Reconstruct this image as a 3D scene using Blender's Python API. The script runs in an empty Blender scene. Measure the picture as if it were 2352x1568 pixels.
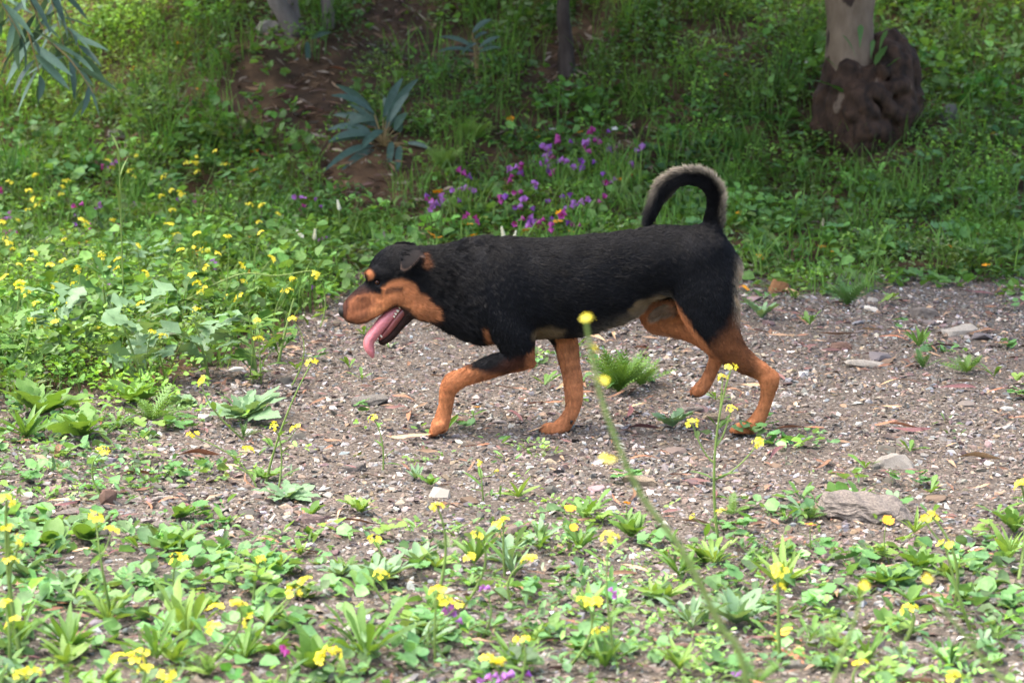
import bpy, math, random
import numpy as np
from mathutils import Vector, Matrix
rng = np.random.default_rng(11)
random.seed(7)
R = math.radians
scene = bpy.context.scene
col = scene.collection

# ------------------------------------------------------------------ camera
CAM_Y, CAM_Z, PITCH, FPX = -7.0, 1.5, R(9.843), 5432.0      # pixels of a 2352 x 1568 view
cam_d = bpy.data.cameras.new('camera'); cam = bpy.data.objects.new('camera', cam_d); col.objects.link(cam)
cam.location = (0, CAM_Y, CAM_Z); cam.rotation_euler = (math.pi/2 - PITCH, 0, 0)
cam_d.sensor_width = 36; cam_d.lens = FPX/2352*36; cam_d.clip_end = 500
cam_d.dof.use_dof = True; cam_d.dof.focus_distance = 7.03; cam_d.dof.aperture_fstop = 5.0
scene.camera = cam
# ------------------------------------------------------------------ sky and sun (bright overcast)
SUN_EL, SUN_AZ = R(68), R(262)
w = bpy.data.worlds.new('World'); scene.world = w; w.use_nodes = True
nt = w.node_tree; bg = nt.nodes['Background']; sky = nt.nodes.new('ShaderNodeTexSky')
sky.sky_type = 'NISHITA'; sky.sun_disc = False; sky.sun_elevation = SUN_EL; sky.sun_rotation = SUN_AZ
sky.air_density = 1.0; sky.dust_density = 6.0; sky.ozone_density = 0.6
nt.links.new(sky.outputs[0], bg.inputs[0]); bg.inputs[1].default_value = 0.15
sd = bpy.data.lights.new('sun', 'SUN'); sun = bpy.data.objects.new('sun', sd); col.objects.link(sun)
sd.energy = 1.0; sd.angle = R(70); sd.color = (1.0, .965, .91)
sun.rotation_euler = Vector((math.sin(SUN_AZ)*math.cos(SUN_EL), math.cos(SUN_AZ)*math.cos(SUN_EL), math.sin(SUN_EL))).to_track_quat('Z', 'Y').to_euler()
scene.view_settings.view_transform = 'Standard'; scene.view_settings.look = 'None'
scene.view_settings.exposure = 2.08; scene.view_settings.gamma = 1; scene.view_settings.use_curve_mapping = False
scene.render.engine = 'CYCLES'
scene.cycles.max_bounces = 6; scene.cycles.diffuse_bounces = 3; scene.cycles.glossy_bounces = 2
scene.cycles.transmission_bounces = 4; scene.cycles.transparent_max_bounces = 6
scene.cycles.use_denoising = True
try: scene.cycles_curves.shape = 'RIBBONS'
except Exception: pass

# ------------------------------------------------------------------ helpers
def ray(px, py):
    dx, dy = (px-1176)/FPX, (784-py)/FPX
    c, s = math.cos(PITCH), math.sin(PITCH)
    return np.array([dx, c + dy*s, -s + dy*c])
def at_plane(px, py, Y=0.0):
    d = ray(px, py); t = (Y-CAM_Y)/d[1]
    return np.array([d[0]*t, Y, CAM_Z + d[2]*t])
def sstep(a, b, x):
    t = np.clip((x-a)/(b-a), 0, 1); return t*t*(3-2*t)
def vnoise(p, f, seed=0):
    """cheap smooth value noise, p (n,2 or 3) -> -1..1"""
    r = np.random.default_rng(seed); out = 0
    for k in range(5):
        a = r.normal(size=p.shape[1]); a /= np.linalg.norm(a)
        b = r.normal(size=p.shape[1]); b /= np.linalg.norm(b)
        out = out + np.sin(p@a*f*(1+.37*k) + r.uniform(0, 6.3) + 1.3*np.sin(p@b*f*.7 + r.uniform(0, 6.3)))
    return out/5*1.4
def edge_y(x):
    """where the green verge begins (world Y) for a given X"""
    return 3.2 - 1.5*sstep(-.66, -.92, x) - 1.15*sstep(-.82, -1.25, x) - .35*sstep(-1.2, -1.8, x) + .12*np.sin(x*3.1) + .10*np.sin(x*7.3+1) + .05*np.sin(x*17)
def height(x, y):
    x = np.asarray(x, float); y = np.asarray(y, float)
    u = y - 3.6 + .25*np.sin(x*.9+.6)
    z = .06*sstep(-.6, 1.2, u) + np.where(u > 0, .10*u, 0)
    s = np.clip(u-1.1, 0, None)
    z = z + .33*(np.sqrt(s*s+.25)-.5)
    z = z + sstep(0, 1, u)*.05*(np.sin(x*2.3+y*1.7)+np.sin(x*4.1-y*3.1+2)*.5)
    z = z + .006*np.sin(x*5+y*3)*np.sin(y*4.2-x) + .003*np.sin(x*13+y*9)
    return np.where(z > 4.5, 4.5 + (z-4.5)*.2, z)
def at_ground(px, py):
    d = ray(px, py); t = 2.5
    for _ in range(300):
        x, y, z = d[0]*t, CAM_Y+d[1]*t, CAM_Z+d[2]*t
        g = float(height(x, y)); e = z-g
        if abs(e) < 5e-4: break
        t += e/.8 if e > 0 else e/.5
    return np.array([x, y, g])
def mesh_from(name, V, faces_or_quads, mats=None, smooth=True, attrs=None):
    """V (n,3); faces: list of int arrays (m,3) and/or (m,4)"""
    me = bpy.data.meshes.new(name)
    V = np.asarray(V, np.float32)
    if not isinstance(faces_or_quads, (list, tuple)): faces_or_quads = [faces_or_quads]
    fl = [np.asarray(f, np.int32) for f in faces_or_quads if len(f)]
    me.vertices.add(len(V)); me.vertices.foreach_set('co', V.ravel())
    nl = sum(f.size for f in fl); npoly = sum(len(f) for f in fl)
    me.loops.add(nl); me.polygons.add(npoly)
    me.loops.foreach_set('vertex_index', np.concatenate([f.ravel() for f in fl]))
    tot = np.concatenate([np.full(len(f), f.shape[1], np.int32) for f in fl])
    st = np.concatenate([[0], np.cumsum(tot)[:-1]]).astype(np.int32)
    me.polygons.foreach_set('loop_start', st); me.polygons.foreach_set('loop_total', tot)
    me.polygons.foreach_set('use_smooth', np.full(npoly, smooth, bool))
    me.update(calc_edges=True)
    for k, a in (attrs or {}).items():
        a = np.asarray(a, np.float32)
        if a.ndim == 2:
            if a.shape[1] == 3: a = np.concatenate([a, np.ones((len(a), 1), np.float32)], 1)
            at = me.attributes.new(k, 'FLOAT_COLOR', 'POINT'); at.data.foreach_set('color', a.ravel())
        else:
            at = me.attributes.new(k, 'FLOAT', 'POINT'); at.data.foreach_set('value', a)
    for m in (mats or []): me.materials.append(m)
    return me
def obj(name, me, parent=None, loc=None, rot=None, scale=None):
    o = bpy.data.objects.new(name, me); col.objects.link(o)
    if parent is not None: o.parent = parent
    if loc is not None: o.location = [float(v) for v in loc]
    if rot is not None: o.rotation_euler = rot
    if scale is not None: o.scale = (scale,)*3 if np.isscalar(scale) else scale
    return o
def empty(name, loc): return obj(name, None, loc=loc)
def tag(o, label, cat, group=None):
    o['label'] = label; o['category'] = cat
    if group: o['group'] = group
    return o
def mat_simple(name, color, rough=.6, spec=.5, trans=0.0, attr=None, noise=0.0, nscale=30, bump=0.0, sss=0.0, coat=0.0):
    m = bpy.data.materials.new(name); m.use_nodes = True
    nt = m.node_tree; N, L = nt.nodes, nt.links
    b = N['Principled BSDF']; out = N['Material Output']
    b.inputs['Roughness'].default_value = rough; b.inputs['Specular IOR Level'].default_value = spec
    b.inputs['Coat Weight'].default_value = coat
    csock = None
    if attr:
        a = N.new('ShaderNodeAttribute'); a.attribute_name = attr; csock = a.outputs['Color']
    else:
        rgb = N.new('ShaderNodeRGB'); rgb.outputs[0].default_value = (*color, 1); csock = rgb.outputs[0]
    tc = N.new('ShaderNodeTexCoord')
    if noise > 0:
        n = N.new('ShaderNodeTexNoise'); n.inputs['Scale'].default_value = nscale; n.inputs['Detail'].default_value = 4
        L.new(tc.outputs['Object'], n.inputs['Vector'])
        mr = N.new('ShaderNodeMapRange'); mr.inputs[1].default_value = .25; mr.inputs[2].default_value = .75
        mr.inputs[3].default_value = 1-noise; mr.inputs[4].default_value = 1+noise
        L.new(n.outputs[0], mr.inputs[0])
        mx = N.new('ShaderNodeMix'); mx.data_type = 'RGBA'; mx.blend_type = 'MULTIPLY'; mx.inputs[0].default_value = 1
        L.new(csock, mx.inputs[6]); L.new(mr.outputs[0], mx.inputs[7]); csock = mx.outputs[2]
        if bump > 0:
            bp = N.new('ShaderNodeBump'); bp.inputs['Strength'].default_value = bump; bp.inputs['Distance'].default_value = .01
            L.new(n.outputs[0], bp.inputs['Height']); L.new(bp.outputs[0], b.inputs['Normal'])
    L.new(csock, b.inputs['Base Color'])
    if sss > 0:
        b.inputs['Subsurface Weight'].default_value = sss; b.inputs['Subsurface Radius'].default_value = (.01, .004, .002)
        b.inputs['Subsurface Scale'].default_value = .5
    if trans > 0:
        t = N.new('ShaderNodeBsdfTranslucent'); ms = N.new('ShaderNodeMixShader'); ms.inputs[0].default_value = trans
        g = N.new('ShaderNodeMix'); g.data_type = 'RGBA'; g.blend_type = 'MULTIPLY'; g.inputs[0].default_value = 1
        g.inputs[7].default_value = (1.45, 1.3, .5, 1); L.new(csock, g.inputs[6]); L.new(g.outputs[2], t.inputs[0])
        L.new(b.outputs[0], ms.inputs[1]); L.new(t.outputs[0], ms.inputs[2]); L.new(ms.outputs[0], out.inputs[0])
    return m
# ================================================================== GROUND
def grow(a, b, step, far, n):
    core = np.arange(a, b+1e-6, step); q = np.geomspace(step, far, n)
    return np.concatenate([a-np.cumsum(q)[::-1], core, b+np.cumsum(q)])
gx_ = grow(-5, 5, .1, 22, 24); gy_ = grow(-6, 10, .1, 30, 24)
GX, GY = np.meshgrid(gx_, gy_, indexing='ij'); GZ = height(GX, GY)
GV = np.stack([GX, GY, GZ], 2).reshape(-1, 3)
nx, ny = len(gx_), len(gy_)
ii, jj = np.meshgrid(np.arange(nx-1), np.arange(ny-1), indexing='ij'); k0 = (ii*ny+jj).ravel()
GQ = np.stack([k0, k0+ny, k0+ny+1, k0+1], 1)
def verge_w(x, y):
    p = np.stack([np.ravel(x), np.ravel(y)], 1)
    return (sstep(-.30, .35, np.ravel(y)-edge_y(np.ravel(x))+.14*vnoise(p, 5, 9)+.08*vnoise(p, 17, 10)))
BARE = [(at_ground(870, 405)[:2], .22), (at_ground(650, 190)[:2], .42), (at_ground(715, 300)[:2], .34), (at_ground(600, 120)[:2], .28), (at_ground(1300, 150)[:2], .22), (at_ground(1440, 330)[:2], .15), (at_ground(290, 300)[:2], .13), (at_ground(1960, 330)[:2], .2), (at_ground(470, 480)[:2], .1), (at_ground(900, 60)[:2], .3), (at_ground(1080, 150)[:2], .18)]
def bare_w(x, y):
    w_ = np.zeros(np.shape(x)); p = np.stack([np.ravel(x), np.ravel(y)], 1); n = vnoise(p, 9, 5).reshape(np.shape(x))
    for c, r in BARE:
        d = np.hypot((x-c[0]), (y-c[1])*.62)
        w_ = np.maximum(w_, sstep(r*1.35, r*.55, d+.10*n))
    return w_
def m_ground():
    m = bpy.data.materials.new('gravel_and_soil'); m.use_nodes = True; N, L = m.node_tree.nodes, m.node_tree.links
    b = N['Principled BSDF']; b.inputs['Roughness'].default_value = .92; b.inputs['Specular IOR Level'].default_value = .25
    tc = N.new('ShaderNodeTexCoord')
    def vor(scale, rnd=1):
        v = N.new('ShaderNodeTexVoronoi'); v.inputs['Scale'].default_value = scale; L.new(tc.outputs['Object'], v.inputs['Vector']); return v
    def ramp(sock, stops):
        r = N.new('ShaderNodeValToRGB'); e = r.color_ramp.elements
        e[0].position, e[0].color = stops[0][0], (*stops[0][1], 1); e[1].position, e[1].color = stops[-1][0], (*stops[-1][1], 1)
        for p, c in stops[1:-1]: x = e.new(p); x.color = (*c, 1)
        L.new(sock, r.inputs[0]); return r.outputs[0]
    v1, v2 = vor(120), vor(260)
    sep = N.new('ShaderNodeSeparateColor'); L.new(v1.outputs['Color'], sep.inputs[0])
    grit = ramp(sep.outputs[0], [(0, (.05, .041, .034)), (.3, (.09, .073, .058)), (.55, (.115, .096, .08)), (.75, (.08, .068, .058)), (.9, (.16, .13, .105)), (1, (.26, .235, .21))])
    n1 = N.new('ShaderNodeTexNoise'); n1.inputs['Scale'].default_value = 7; n1.inputs['Detail'].default_value = 6; L.new(tc.outputs['Object'], n1.inputs['Vector'])
    soil = ramp(n1.outputs[0], [(.3, (.03, .019, .012)), (.55, (.085, .050, .027)), (.78, (.19, .115, .06))])
    at = N.new('ShaderNodeAttribute'); at.attribute_name = 'verge'
    mx = N.new('ShaderNodeMix'); mx.data_type = 'RGBA'; L.new(at.outputs['Fac'], mx.inputs[0]); L.new(grit, mx.inputs[6]); L.new(soil, mx.inputs[7])
    L.new(mx.outputs[2], b.inputs['Base Color'])
    b1 = N.new('ShaderNodeBump'); b1.inputs['Strength'].default_value = .9; b1.inputs['Distance'].default_value = .006; b1.invert = True; L.new(v1.outputs['Distance'], b1.inputs['Height'])
    b2 = N.new('ShaderNodeBump'); b2.inputs['Strength'].default_value = .5; b2.inputs['Distance'].default_value = .01; L.new(n1.outputs[0], b2.inputs['Height']); L.new(b1.outputs[0], b2.inputs['Normal'])
    L.new(b2.outputs[0], b.inputs['Normal']); return m
ground = obj('ground', mesh_from('ground', GV, [GQ], [m_ground()], True, {'verge': verge_w(GX, GY)})); ground['kind'] = 'structure'

# ------------------------------------------------------------------ scatter helper
def rot_zyx(yaw, pitch, roll):
    """R = Rz(yaw) Rx(pitch) Ry(roll), arrays -> (n,3,3)"""
    cz, sz, cx, sx, cy, sy = np.cos(yaw), np.sin(yaw), np.cos(pitch), np.sin(pitch), np.cos(roll), np.sin(roll)
    o, z = np.ones_like(cz), np.zeros_like(cz)
    Rz = np.stack([cz, -sz, z, sz, cz, z, z, z, o], 1).reshape(-1, 3, 3)
    Rx = np.stack([o, z, z, z, cx, -sx, z, sx, cx], 1).reshape(-1, 3, 3)
    Ry = np.stack([cy, z, sy, z, o, z, -sy, z, cy], 1).reshape(-1, 3, 3)
    return Rz@Rx@Ry
def scatter_mesh(name, temps, P, Rm, S, C, mat, smooth=False, shade=None):
    """temps: list of (V, F tri); P (n,3), Rm (n,3,3), S (n,) or (n,3), C (n,3) merged into one mesh"""
    n = len(P); tid = rng.integers(0, len(temps), n); Vs, Fs, Cs = [], [], []; off = 0
    if S.ndim == 1: S = S[:, None].repeat(3, 1)
    for k, (tv, tf) in enumerate(temps):
        m = np.where(tid == k)[0]
        if not len(m): continue
        v = np.einsum('nij,nkj->nki', Rm[m], tv[None]*S[m][:, None, :])+P[m][:, None, :]
        Vs.append(v.reshape(-1, 3)); Fs.append((tf[None]+(off+np.arange(len(m))*len(tv))[:, None, None]).reshape(-1, 3)); off += len(m)*len(tv)
        Cs.append(np.repeat(C[m], len(tv), 0))
    return mesh_from(name, np.concatenate(Vs), [np.concatenate(Fs)], [mat], smooth, {'tint': np.concatenate(Cs)})
import bmesh
def hull(pts):
    bm = bmesh.new()
    for p in pts: bm.verts.new(p)
    r = bmesh.ops.convex_hull(bm, input=bm.verts[:])
    bmesh.ops.delete(bm, geom=list(set(g for g in r['geom_interior']+r['geom_unused'] if isinstance(g, bmesh.types.BMVert))), context='VERTS')
    bmesh.ops.triangulate(bm, faces=bm.faces[:]); bm.verts.index_update()
    V = np.array([v.co[:] for v in bm.verts]); F = np.array([[v.index for v in f.verts] for f in bm.faces]); bm.free(); return V, F
def stone_template(n, flat, seed, boxy=.5):
    r = np.random.default_rng(seed); p = r.normal(size=(n, 3)); p /= np.linalg.norm(p, axis=1, keepdims=True)
    p = p/np.maximum(np.abs(p).max(1, keepdims=True)**boxy, .5)*r.uniform(.85, 1.1, (n, 1))
    p *= np.array([1, r.uniform(.55, .9), flat*r.uniform(.7, 1.3)]); return hull(p)
STONE_COLS = np.array([[.155, .145, .135], [.11, .10, .092], [.17, .135, .10], [.13, .098, .085], [.21, .175, .135], [.175, .18, .19], [.28, .26, .235], [.23, .17, .115], [.155, .11, .10], [.36, .335, .305], [.085, .075, .066], [.20, .175, .16], [.56, .55, .53]])
STONE_P = np.array([3, 3, 2.5, 2, 1.8, 1.6, 1.6, 1.2, 1.5, .6, 1.8, 2, .12]); STONE_P = STONE_P/STONE_P.sum()
def stone_cols(n):
    c = STONE_COLS[rng.choice(len(STONE_COLS), n, p=STONE_P)]; return c*rng.lognormal(0, .32, (n, 1))*rng.uniform(.93, 1.07, (n, 3))
M_stone = mat_simple('stone', (.2, .2, .2), rough=.85, spec=.3, attr='tint', noise=.35, nscale=160)
def gravel_pts(n, x0=-3.9, x1=3.9, y0=-3.6, y1=3.9):
    x = rng.uniform(x0, x1, n); y = rng.uniform(y0, y1, n)
    half = .3+(y+7)*.22                      # a margin beyond the view
    pn_ = np.stack([x, y], 1); dirt = sstep(.25, .8, .7*vnoise(pn_, 2.6, 15)+.4*vnoise(pn_, 8, 16))
    k = ((np.abs(x) < half) | ((np.abs(x) < half+1.1) & (rng.random(n) < .45))) & (rng.random(n) > .92*verge_w(x, y)) & (rng.random(n) > .6*dirt); return x[k], y[k]
temps = [stone_template(8, .36, s, .4) for s in range(12)]
x, y = gravel_pts(195000); n = len(x)
r_ = np.clip(rng.lognormal(math.log(.0078), .48, n), .0035, .022)*(.9+.2*(vnoise(np.stack([x, y], 1), 3, 8)))
gp = np.stack([x, y, height(x, y)+r_*.12], 1)
Rm = rot_zyx(rng.uniform(0, 6.3, n), rng.normal(0, .38, n), rng.normal(0, .38, n))
gv = obj('gravel', scatter_mesh('gravel', temps, gp, Rm, r_, stone_cols(n), M_stone)); gv['kind'] = 'stuff'
gv['label'] = 'fine flaky grey and brown gravel covering the path'; gv['category'] = 'gravel'
# the pebbles that show largest: one object each, children of the ground
ptemps = []
for s in range(16):
    tv, tf = stone_template(16, .42, 100+s, .35)
    ptemps.append(mesh_from('pebble', tv, [tf], [M_stone], False, {'tint': np.repeat(stone_cols(1), len(tv), 0)}))
x, y = gravel_pts(1500, -2.6, 2.6, -2.3, 3.2)
for k in range(min(300, len(x))):
    s = float(np.clip(rng.lognormal(math.log(.021), .34), .013, .048))*(1-.10*(y[k] < -1.5))
    obj('pebble', ptemps[rng.integers(16)], ground, (x[k], y[k], float(height(x[k], y[k]))+s*.14), (rng.normal(0, .15), rng.normal(0, .15), rng.uniform(0, 6.3)), s)

# ------------------------------------------------------------------ single stones that stand out
def m_rock(name, c1, c2, scale=14, band=True):
    m = bpy.data.materials.new(name); m.use_nodes = True; N, L = m.node_tree.nodes, m.node_tree.links
    b = N['Principled BSDF']; b.inputs['Roughness'].default_value = .85; b.inputs['Specular IOR Level'].default_value = .3
    tc = N.new('ShaderNodeTexCoord'); mp = N.new('ShaderNodeMapping'); mp.inputs['Scale'].default_value = (1, 1, 3.5 if band else 1); L.new(tc.outputs['Object'], mp.inputs[0])
    n = N.new('ShaderNodeTexNoise'); n.inputs['Scale'].default_value = scale; n.inputs['Detail'].default_value = 8; n.inputs['Roughness'].default_value = .7; L.new(mp.outputs[0], n.inputs['Vector'])
    r = N.new('ShaderNodeValToRGB'); r.color_ramp.elements[0].position = .35; r.color_ramp.elements[0].color = (*c1, 1); r.color_ramp.elements[1].position = .68; r.color_ramp.elements[1].color = (*c2, 1)
    L.new(n.outputs[0], r.inputs[0]); L.new(r.outputs[0], b.inputs['Base Color'])
    bp = N.new('ShaderNodeBump'); bp.inputs['Strength'].default_value = .8; bp.inputs['Distance'].default_value = .02; L.new(n.outputs[0], bp.inputs['Height']); L.new(bp.outputs[0], b.inputs['Normal']); return m
RK = {'slate': m_rock('rock_slate', (.12, .105, .095), (.36, .31, .265), 16), 'white': m_rock('rock_white', (.52, .50, .47), (.76, .74, .72), 20, False), 'pink': m_rock('rock_pink', (.26, .17, .15), (.42, .32, .29)),
      'red': m_rock('rock_red', (.16, .09, .07), (.30, .20, .15)), 'tan': m_rock('rock_tan', (.26, .20, .13), (.44, .36, .27)), 'orange': m_rock('rock_orange', (.30, .13, .05), (.46, .25, .12)), 'dark': m_rock('rock_dark', (.12, .11, .10), (.27, .25, .22)), 'pale': m_rock('rock_pale', (.30, .27, .23), (.52, .48, .42))}
def stone(px, py, wpx, flat, kind, label, seed, yaw=0, depth=.6, lift=.35, npts=34, name='stone', boxy=.5):
    p = at_ground(px, py); sc = (p[1]-CAM_Y)/FPX*wpx/2
    tv, tf = stone_template(npts, flat, seed, boxy); tv[:, 1] *= depth
    bm = bmesh.new(); vs = [bm.verts.new(v) for v in tv]
    for f in tf: bm.faces.new([vs[i] for i in f])
    bmesh.ops.dissolve_limit(bm, angle_limit=.25, verts=bm.verts[:], edges=bm.edges[:])
    bmesh.ops.triangulate(bm, faces=bm.faces[:])
    bmesh.ops.subdivide_edges(bm, edges=bm.edges[:], cuts=2, use_grid_fill=True)
    bm.normal_update(); co = np.array([v.co[:] for v in bm.verts]); dn_ = .045*vnoise(co*np.array([1, 1, 2.5]), 4, seed)+.03*vnoise(co*np.array([1, 1, 3]), 11, seed+1)
    for v, q in zip(bm.verts, dn_): v.co += v.normal*q*np.clip(flat*2, .4, 1)
    if name == 'slate_rock':
        bmesh.ops.subdivide_edges(bm, edges=bm.edges[:], cuts=1, use_grid_fill=True); bm.normal_update()
        for v in bm.verts:
            c_ = v.co; q = math.sin(c_.z*38+3*c_.x+1.5*math.sin(c_.x*9)); v.co += v.normal*.022*(1 if q > .2 else -1)*(abs(v.normal.z) < .75); v.co.z += .10*c_.x*-1+.03*math.sin(c_.x*13+c_.y*9)
    me = bpy.data.meshes.new(name); bm.to_mesh(me); bm.free(); me.materials.append(RK[kind])
    o = obj(name, me, None, (p[0], p[1], p[2]+sc*flat*lift), (rng.normal(0, .12), rng.normal(0, .12), yaw), sc)
    return tag(o, label, 'stone')
stone(1992, 1188, 232, .34, 'slate', 'large layered slate rock lying half sunk in the gravel', 3, -.28, .6, .45, 60, 'slate_rock', .35)
stone(1905, 1175, 90, .28, 'tan', 'flat tan stone touching the end of the large slate rock', 5, .2)
stone(2000, 1272, 92, .30, 'pink', 'flat pinkish stone in front of the large slate rock', 7, .1, boxy=.8)
stone(2216, 1247, 46, .62, 'white', 'bright white quartz lump near the large slate rock', 9, .3)
stone(2262, 1215, 52, .5, 'tan', 'rounded tan stone next to the white quartz lump', 11)
stone(768, 1202, 36, .55, 'white', 'small pure white chip lying beside a rusty red leaf', 13)
stone(2018, 1388, 24, .7, 'white', 'tiny white snail shell on the gravel among dead leaves', 15)
stone(1405, 1176, 36, .5, 'white', 'small white quartz pebble near an orange flower', 17)
stone(248, 1158, 40, 1.1, 'red', 'upright blocky red brown stone standing in the gravel', 19, .5, .8, .8, boxy=1)
stone(126, 1132, 62, .42, 'pink', 'pink rounded stone beside the upright blocky stone', 21)
stone(205, 1142, 52, .45, 'tan', 'tan stone between the pink stone and the upright block', 23)
stone(165, 1180, 80, .25, 'slate', 'flat lilac grey slab below the pink stone', 25)
stone(375, 1148, 54, .42, 'pale', 'pale wedge shaped stone tilted on the gravel', 27, .4)
stone(810, 1080, 70, .32, 'slate', 'bluish grey flat slate on the open gravel', 29, .2, boxy=.8)
stone(850, 930, 96, .42, 'dark', 'dark grey rock lying behind the front paw of the dog', 31, .1)
stone(1470, 1112, 96, .30, 'tan', 'long tan flat stone under the blurred green stalk', 33, -.1)
stone(385, 1212, 70, .35, 'slate', 'flat grey stone with a pale rim near small seedlings', 35)
stone(470, 1212, 48, .4, 'red', 'small red stone touching the flat grey stone', 37)
stone(720, 1200, 60, .5, 'pink', 'rough pinkish stone beside the small white chip', 39)
stone(1790, 672, 52, .8, 'orange', 'orange brown rock at the edge of the green verge', 41, .3, boxy=.8)
stone(2122, 728, 66, .5, 'slate', 'grey blocky stone at the back of the gravel', 43, .1, boxy=.9)
stone(2205, 768, 90, .36, 'pale', 'pale ridge shaped stone with a shaded hollow', 45)
stone(2000, 842, 120, .18, 'pale', 'long pale grey splinter of weathered wood on the gravel', 47, -.15, .4, name='wood_splinter')
stone(1932, 802, 56, .5, 'red', 'reddish brown stone in the middle of the gravel', 49)
stone(2060, 1072, 96, .45, 'pale', 'pale crumbling rock above the large slate rock', 51)
stone(1640, 965, 60, .4, 'tan', 'tan stone beside the hind paw of the dog', 53)
stone(1590, 945, 58, .4, 'slate', 'bluish grey stone between the hind legs of the dog', 55)
stone(1755, 862, 62, .34, 'white', 'whitish flat stone behind the hind hock of the dog', 57)
stone(615, 74, 66, .75, 'pale', 'pale rounded rock at the foot of the twin trunks', 59)
stone(268, 318, 46, .7, 'pale', 'pale split piece of stone among the mallow leaves', 61, boxy=1)
stone(1560, 1490, 60, .4, 'red', 'brown flat stone under dense blue green leaves', 63)
stone(1830, 1530, 70, .45, 'pale', 'pale stone beside the fallen yellow leaf', 65)
stone(1030, 1270, 90, .3, 'pale', 'whitish cracked stone between yellow flowering stalks', 67)
stone(1020, 1305, 60, .4, 'pink', 'pink tan stone below the whitish cracked stone', 69)
stone(1190, 1450, 44, .5, 'slate', 'small grey stone under the joined violet flowers', 71)

# ------------------------------------------------------------------ dead eucalyptus leaves on the gravel
def long_leaf(seed, curve, wid, twist, n=7):
    r = np.random.default_rng(seed); V, F = [], []
    for i in range(n):
        t = i/(n-1); wv = wid*math.sin(math.pi*min(1, t*.97+.015))**.75*(1.15-.4*t)
        cx = curve*(4*t*(1-t)); z = .05*math.sin(t*3.1)+.02*math.sin(t*7+seed); a = twist*math.sin(t*2.6+seed)
        V += [(cx-wv*math.cos(a), t-.5, z-wv*math.sin(a)+.3*wv), (cx, t-.5, z), (cx+wv*math.cos(a), t-.5, z+wv*math.sin(a)+.3*wv)]
    for i in range(n-1):
        b = i*3; F += [(b, b+1, b+4), (b, b+4, b+3), (b+1, b+2, b+5), (b+1, b+5, b+4)]
    return np.array(V), np.array(F)
DEAD = {'rust': ((.33, .14, .075), 'rust orange'), 'tan': ((.48, .31, .17), 'pale tan'), 'purple': ((.15, .065, .065), 'dark purple brown'), 'brown': ((.22, .12, .07), 'dull brown')}
DM = {k: mat_simple('dead_leaf_'+k, c, rough=.65, spec=.4, noise=.3, nscale=25) for k, (c, _) in DEAD.items()}
DL = {k: [mesh_from('fallen_leaf', *[(a, [b]) for a, b in [long_leaf(s, cu, wi, tw)]][0], [DM[k]], True) for s, cu, wi, tw in ((1, .06, .065, .5), (2, -.09, .05, .9), (3, .13, .06, .4), (4, .03, .085, .6), (5, -.16, .055, .7))] for k in DEAD}
def fallen(px, py, ln_px, kind, ang, label=None, var=None):
    p = at_ground(px, py); L_ = (p[1]-CAM_Y)/FPX*ln_px
    o = obj('fallen_leaf', DL[kind][rng.integers(5) if var is None else var], None, (p[0], p[1], p[2]+.010+.02*L_), (rng.normal(0, .06), rng.normal(0, .3), math.pi/2+ang), (L_*rng.uniform(.8, 1.1), L_, L_))
    tag(o, label or f'{DEAD[kind][1]} fallen eucalyptus leaf lying on the gravel', 'leaf', f'{DEAD[kind][1]} dead leaves on the gravel')
    return o
for a in [(455, 1052, 100, 'rust', .1, 'broad rust red fallen leaf with curled edge on open gravel'), (310, 1098, 95, 'rust', 0, None), (145, 1160, 80, 'tan', .15, None), (340, 1270, 95, 'rust', -.5, None), (520, 1080, 60, 'tan', 0, None), (555, 1045, 40, 'tan', 0, None),
          (800, 1215, 150, 'rust', 0, 'long rusty red leaf lying next to the small white chip'), (605, 1250, 90, 'rust', -.5, None), (690, 1280, 110, 'rust', 0, None), (950, 1005, 130, 'tan', .05, 'long pale tan bark strip lying by the front paw of the dog'), (1480, 940, 80, 'tan', .1, None), (1250, 935, 90, 'rust', -.05, None),
          (1330, 910, 70, 'rust', 0, None), (1100, 885, 45, 'tan', -.6, None), (2050, 980, 110, 'rust', .05, None), (2075, 992, 130, 'purple', -.15, None), (1835, 995, 120, 'rust', .05, None), (2240, 1062, 120, 'tan', .02, None), (2150, 1200, 95, 'rust', .25, None), (2290, 1265, 100, 'rust', -.3, None), (2245, 1275, 60, 'rust', .7, None),
          (2180, 810, 120, 'purple', -.12, 'wide purple red fallen leaf at the back of the gravel'), (2010, 822, 60, 'purple', -.1, None), (1870, 790, 60, 'tan', .1, None), (2000, 765, 70, 'tan', .05, None), (1760, 770, 60, 'brown', 0, None), (1810, 695, 60, 'brown', 0, None), (2240, 680, 90, 'purple', 0, None), (2060, 885, 80, 'tan', .1, None), (2200, 900, 90, 'purple', .05, None), (2310, 905, 80, 'rust', 0, None),
          (690, 880, 70, 'purple', .1, None), (740, 795, 60, 'rust', .1, None), (1480, 1060, 70, 'rust', .1, None), (1560, 1100, 60, 'rust', .1, None), (1930, 1100, 60, 'rust', -.15, None), (2010, 1105, 60, 'purple', 0, None), (1950, 1230, 80, 'brown', 0, None), (1980, 1470, 90, 'purple', 0, None), (1960, 1500, 60, 'tan', .15, None), (2170, 1370, 110, 'brown', -.2, None), (1890, 1440, 90, 'purple', .05, None), (1760, 1470, 80, 'purple', 0, None),
          (1420, 1330, 90, 'brown', .1, None), (1200, 1330, 120, 'brown', 0, None), (130, 1395, 60, 'rust', 0, None), (390, 1260, 90, 'tan', -.35, 'thin curved tan leaf arched like a bow on the gravel'), (1340, 1205, 60, 'brown', 0, None)]:
    fallen(*a)
x, y = gravel_pts(900, -2.6, 2.6, -2.6, 3.4)
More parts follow.
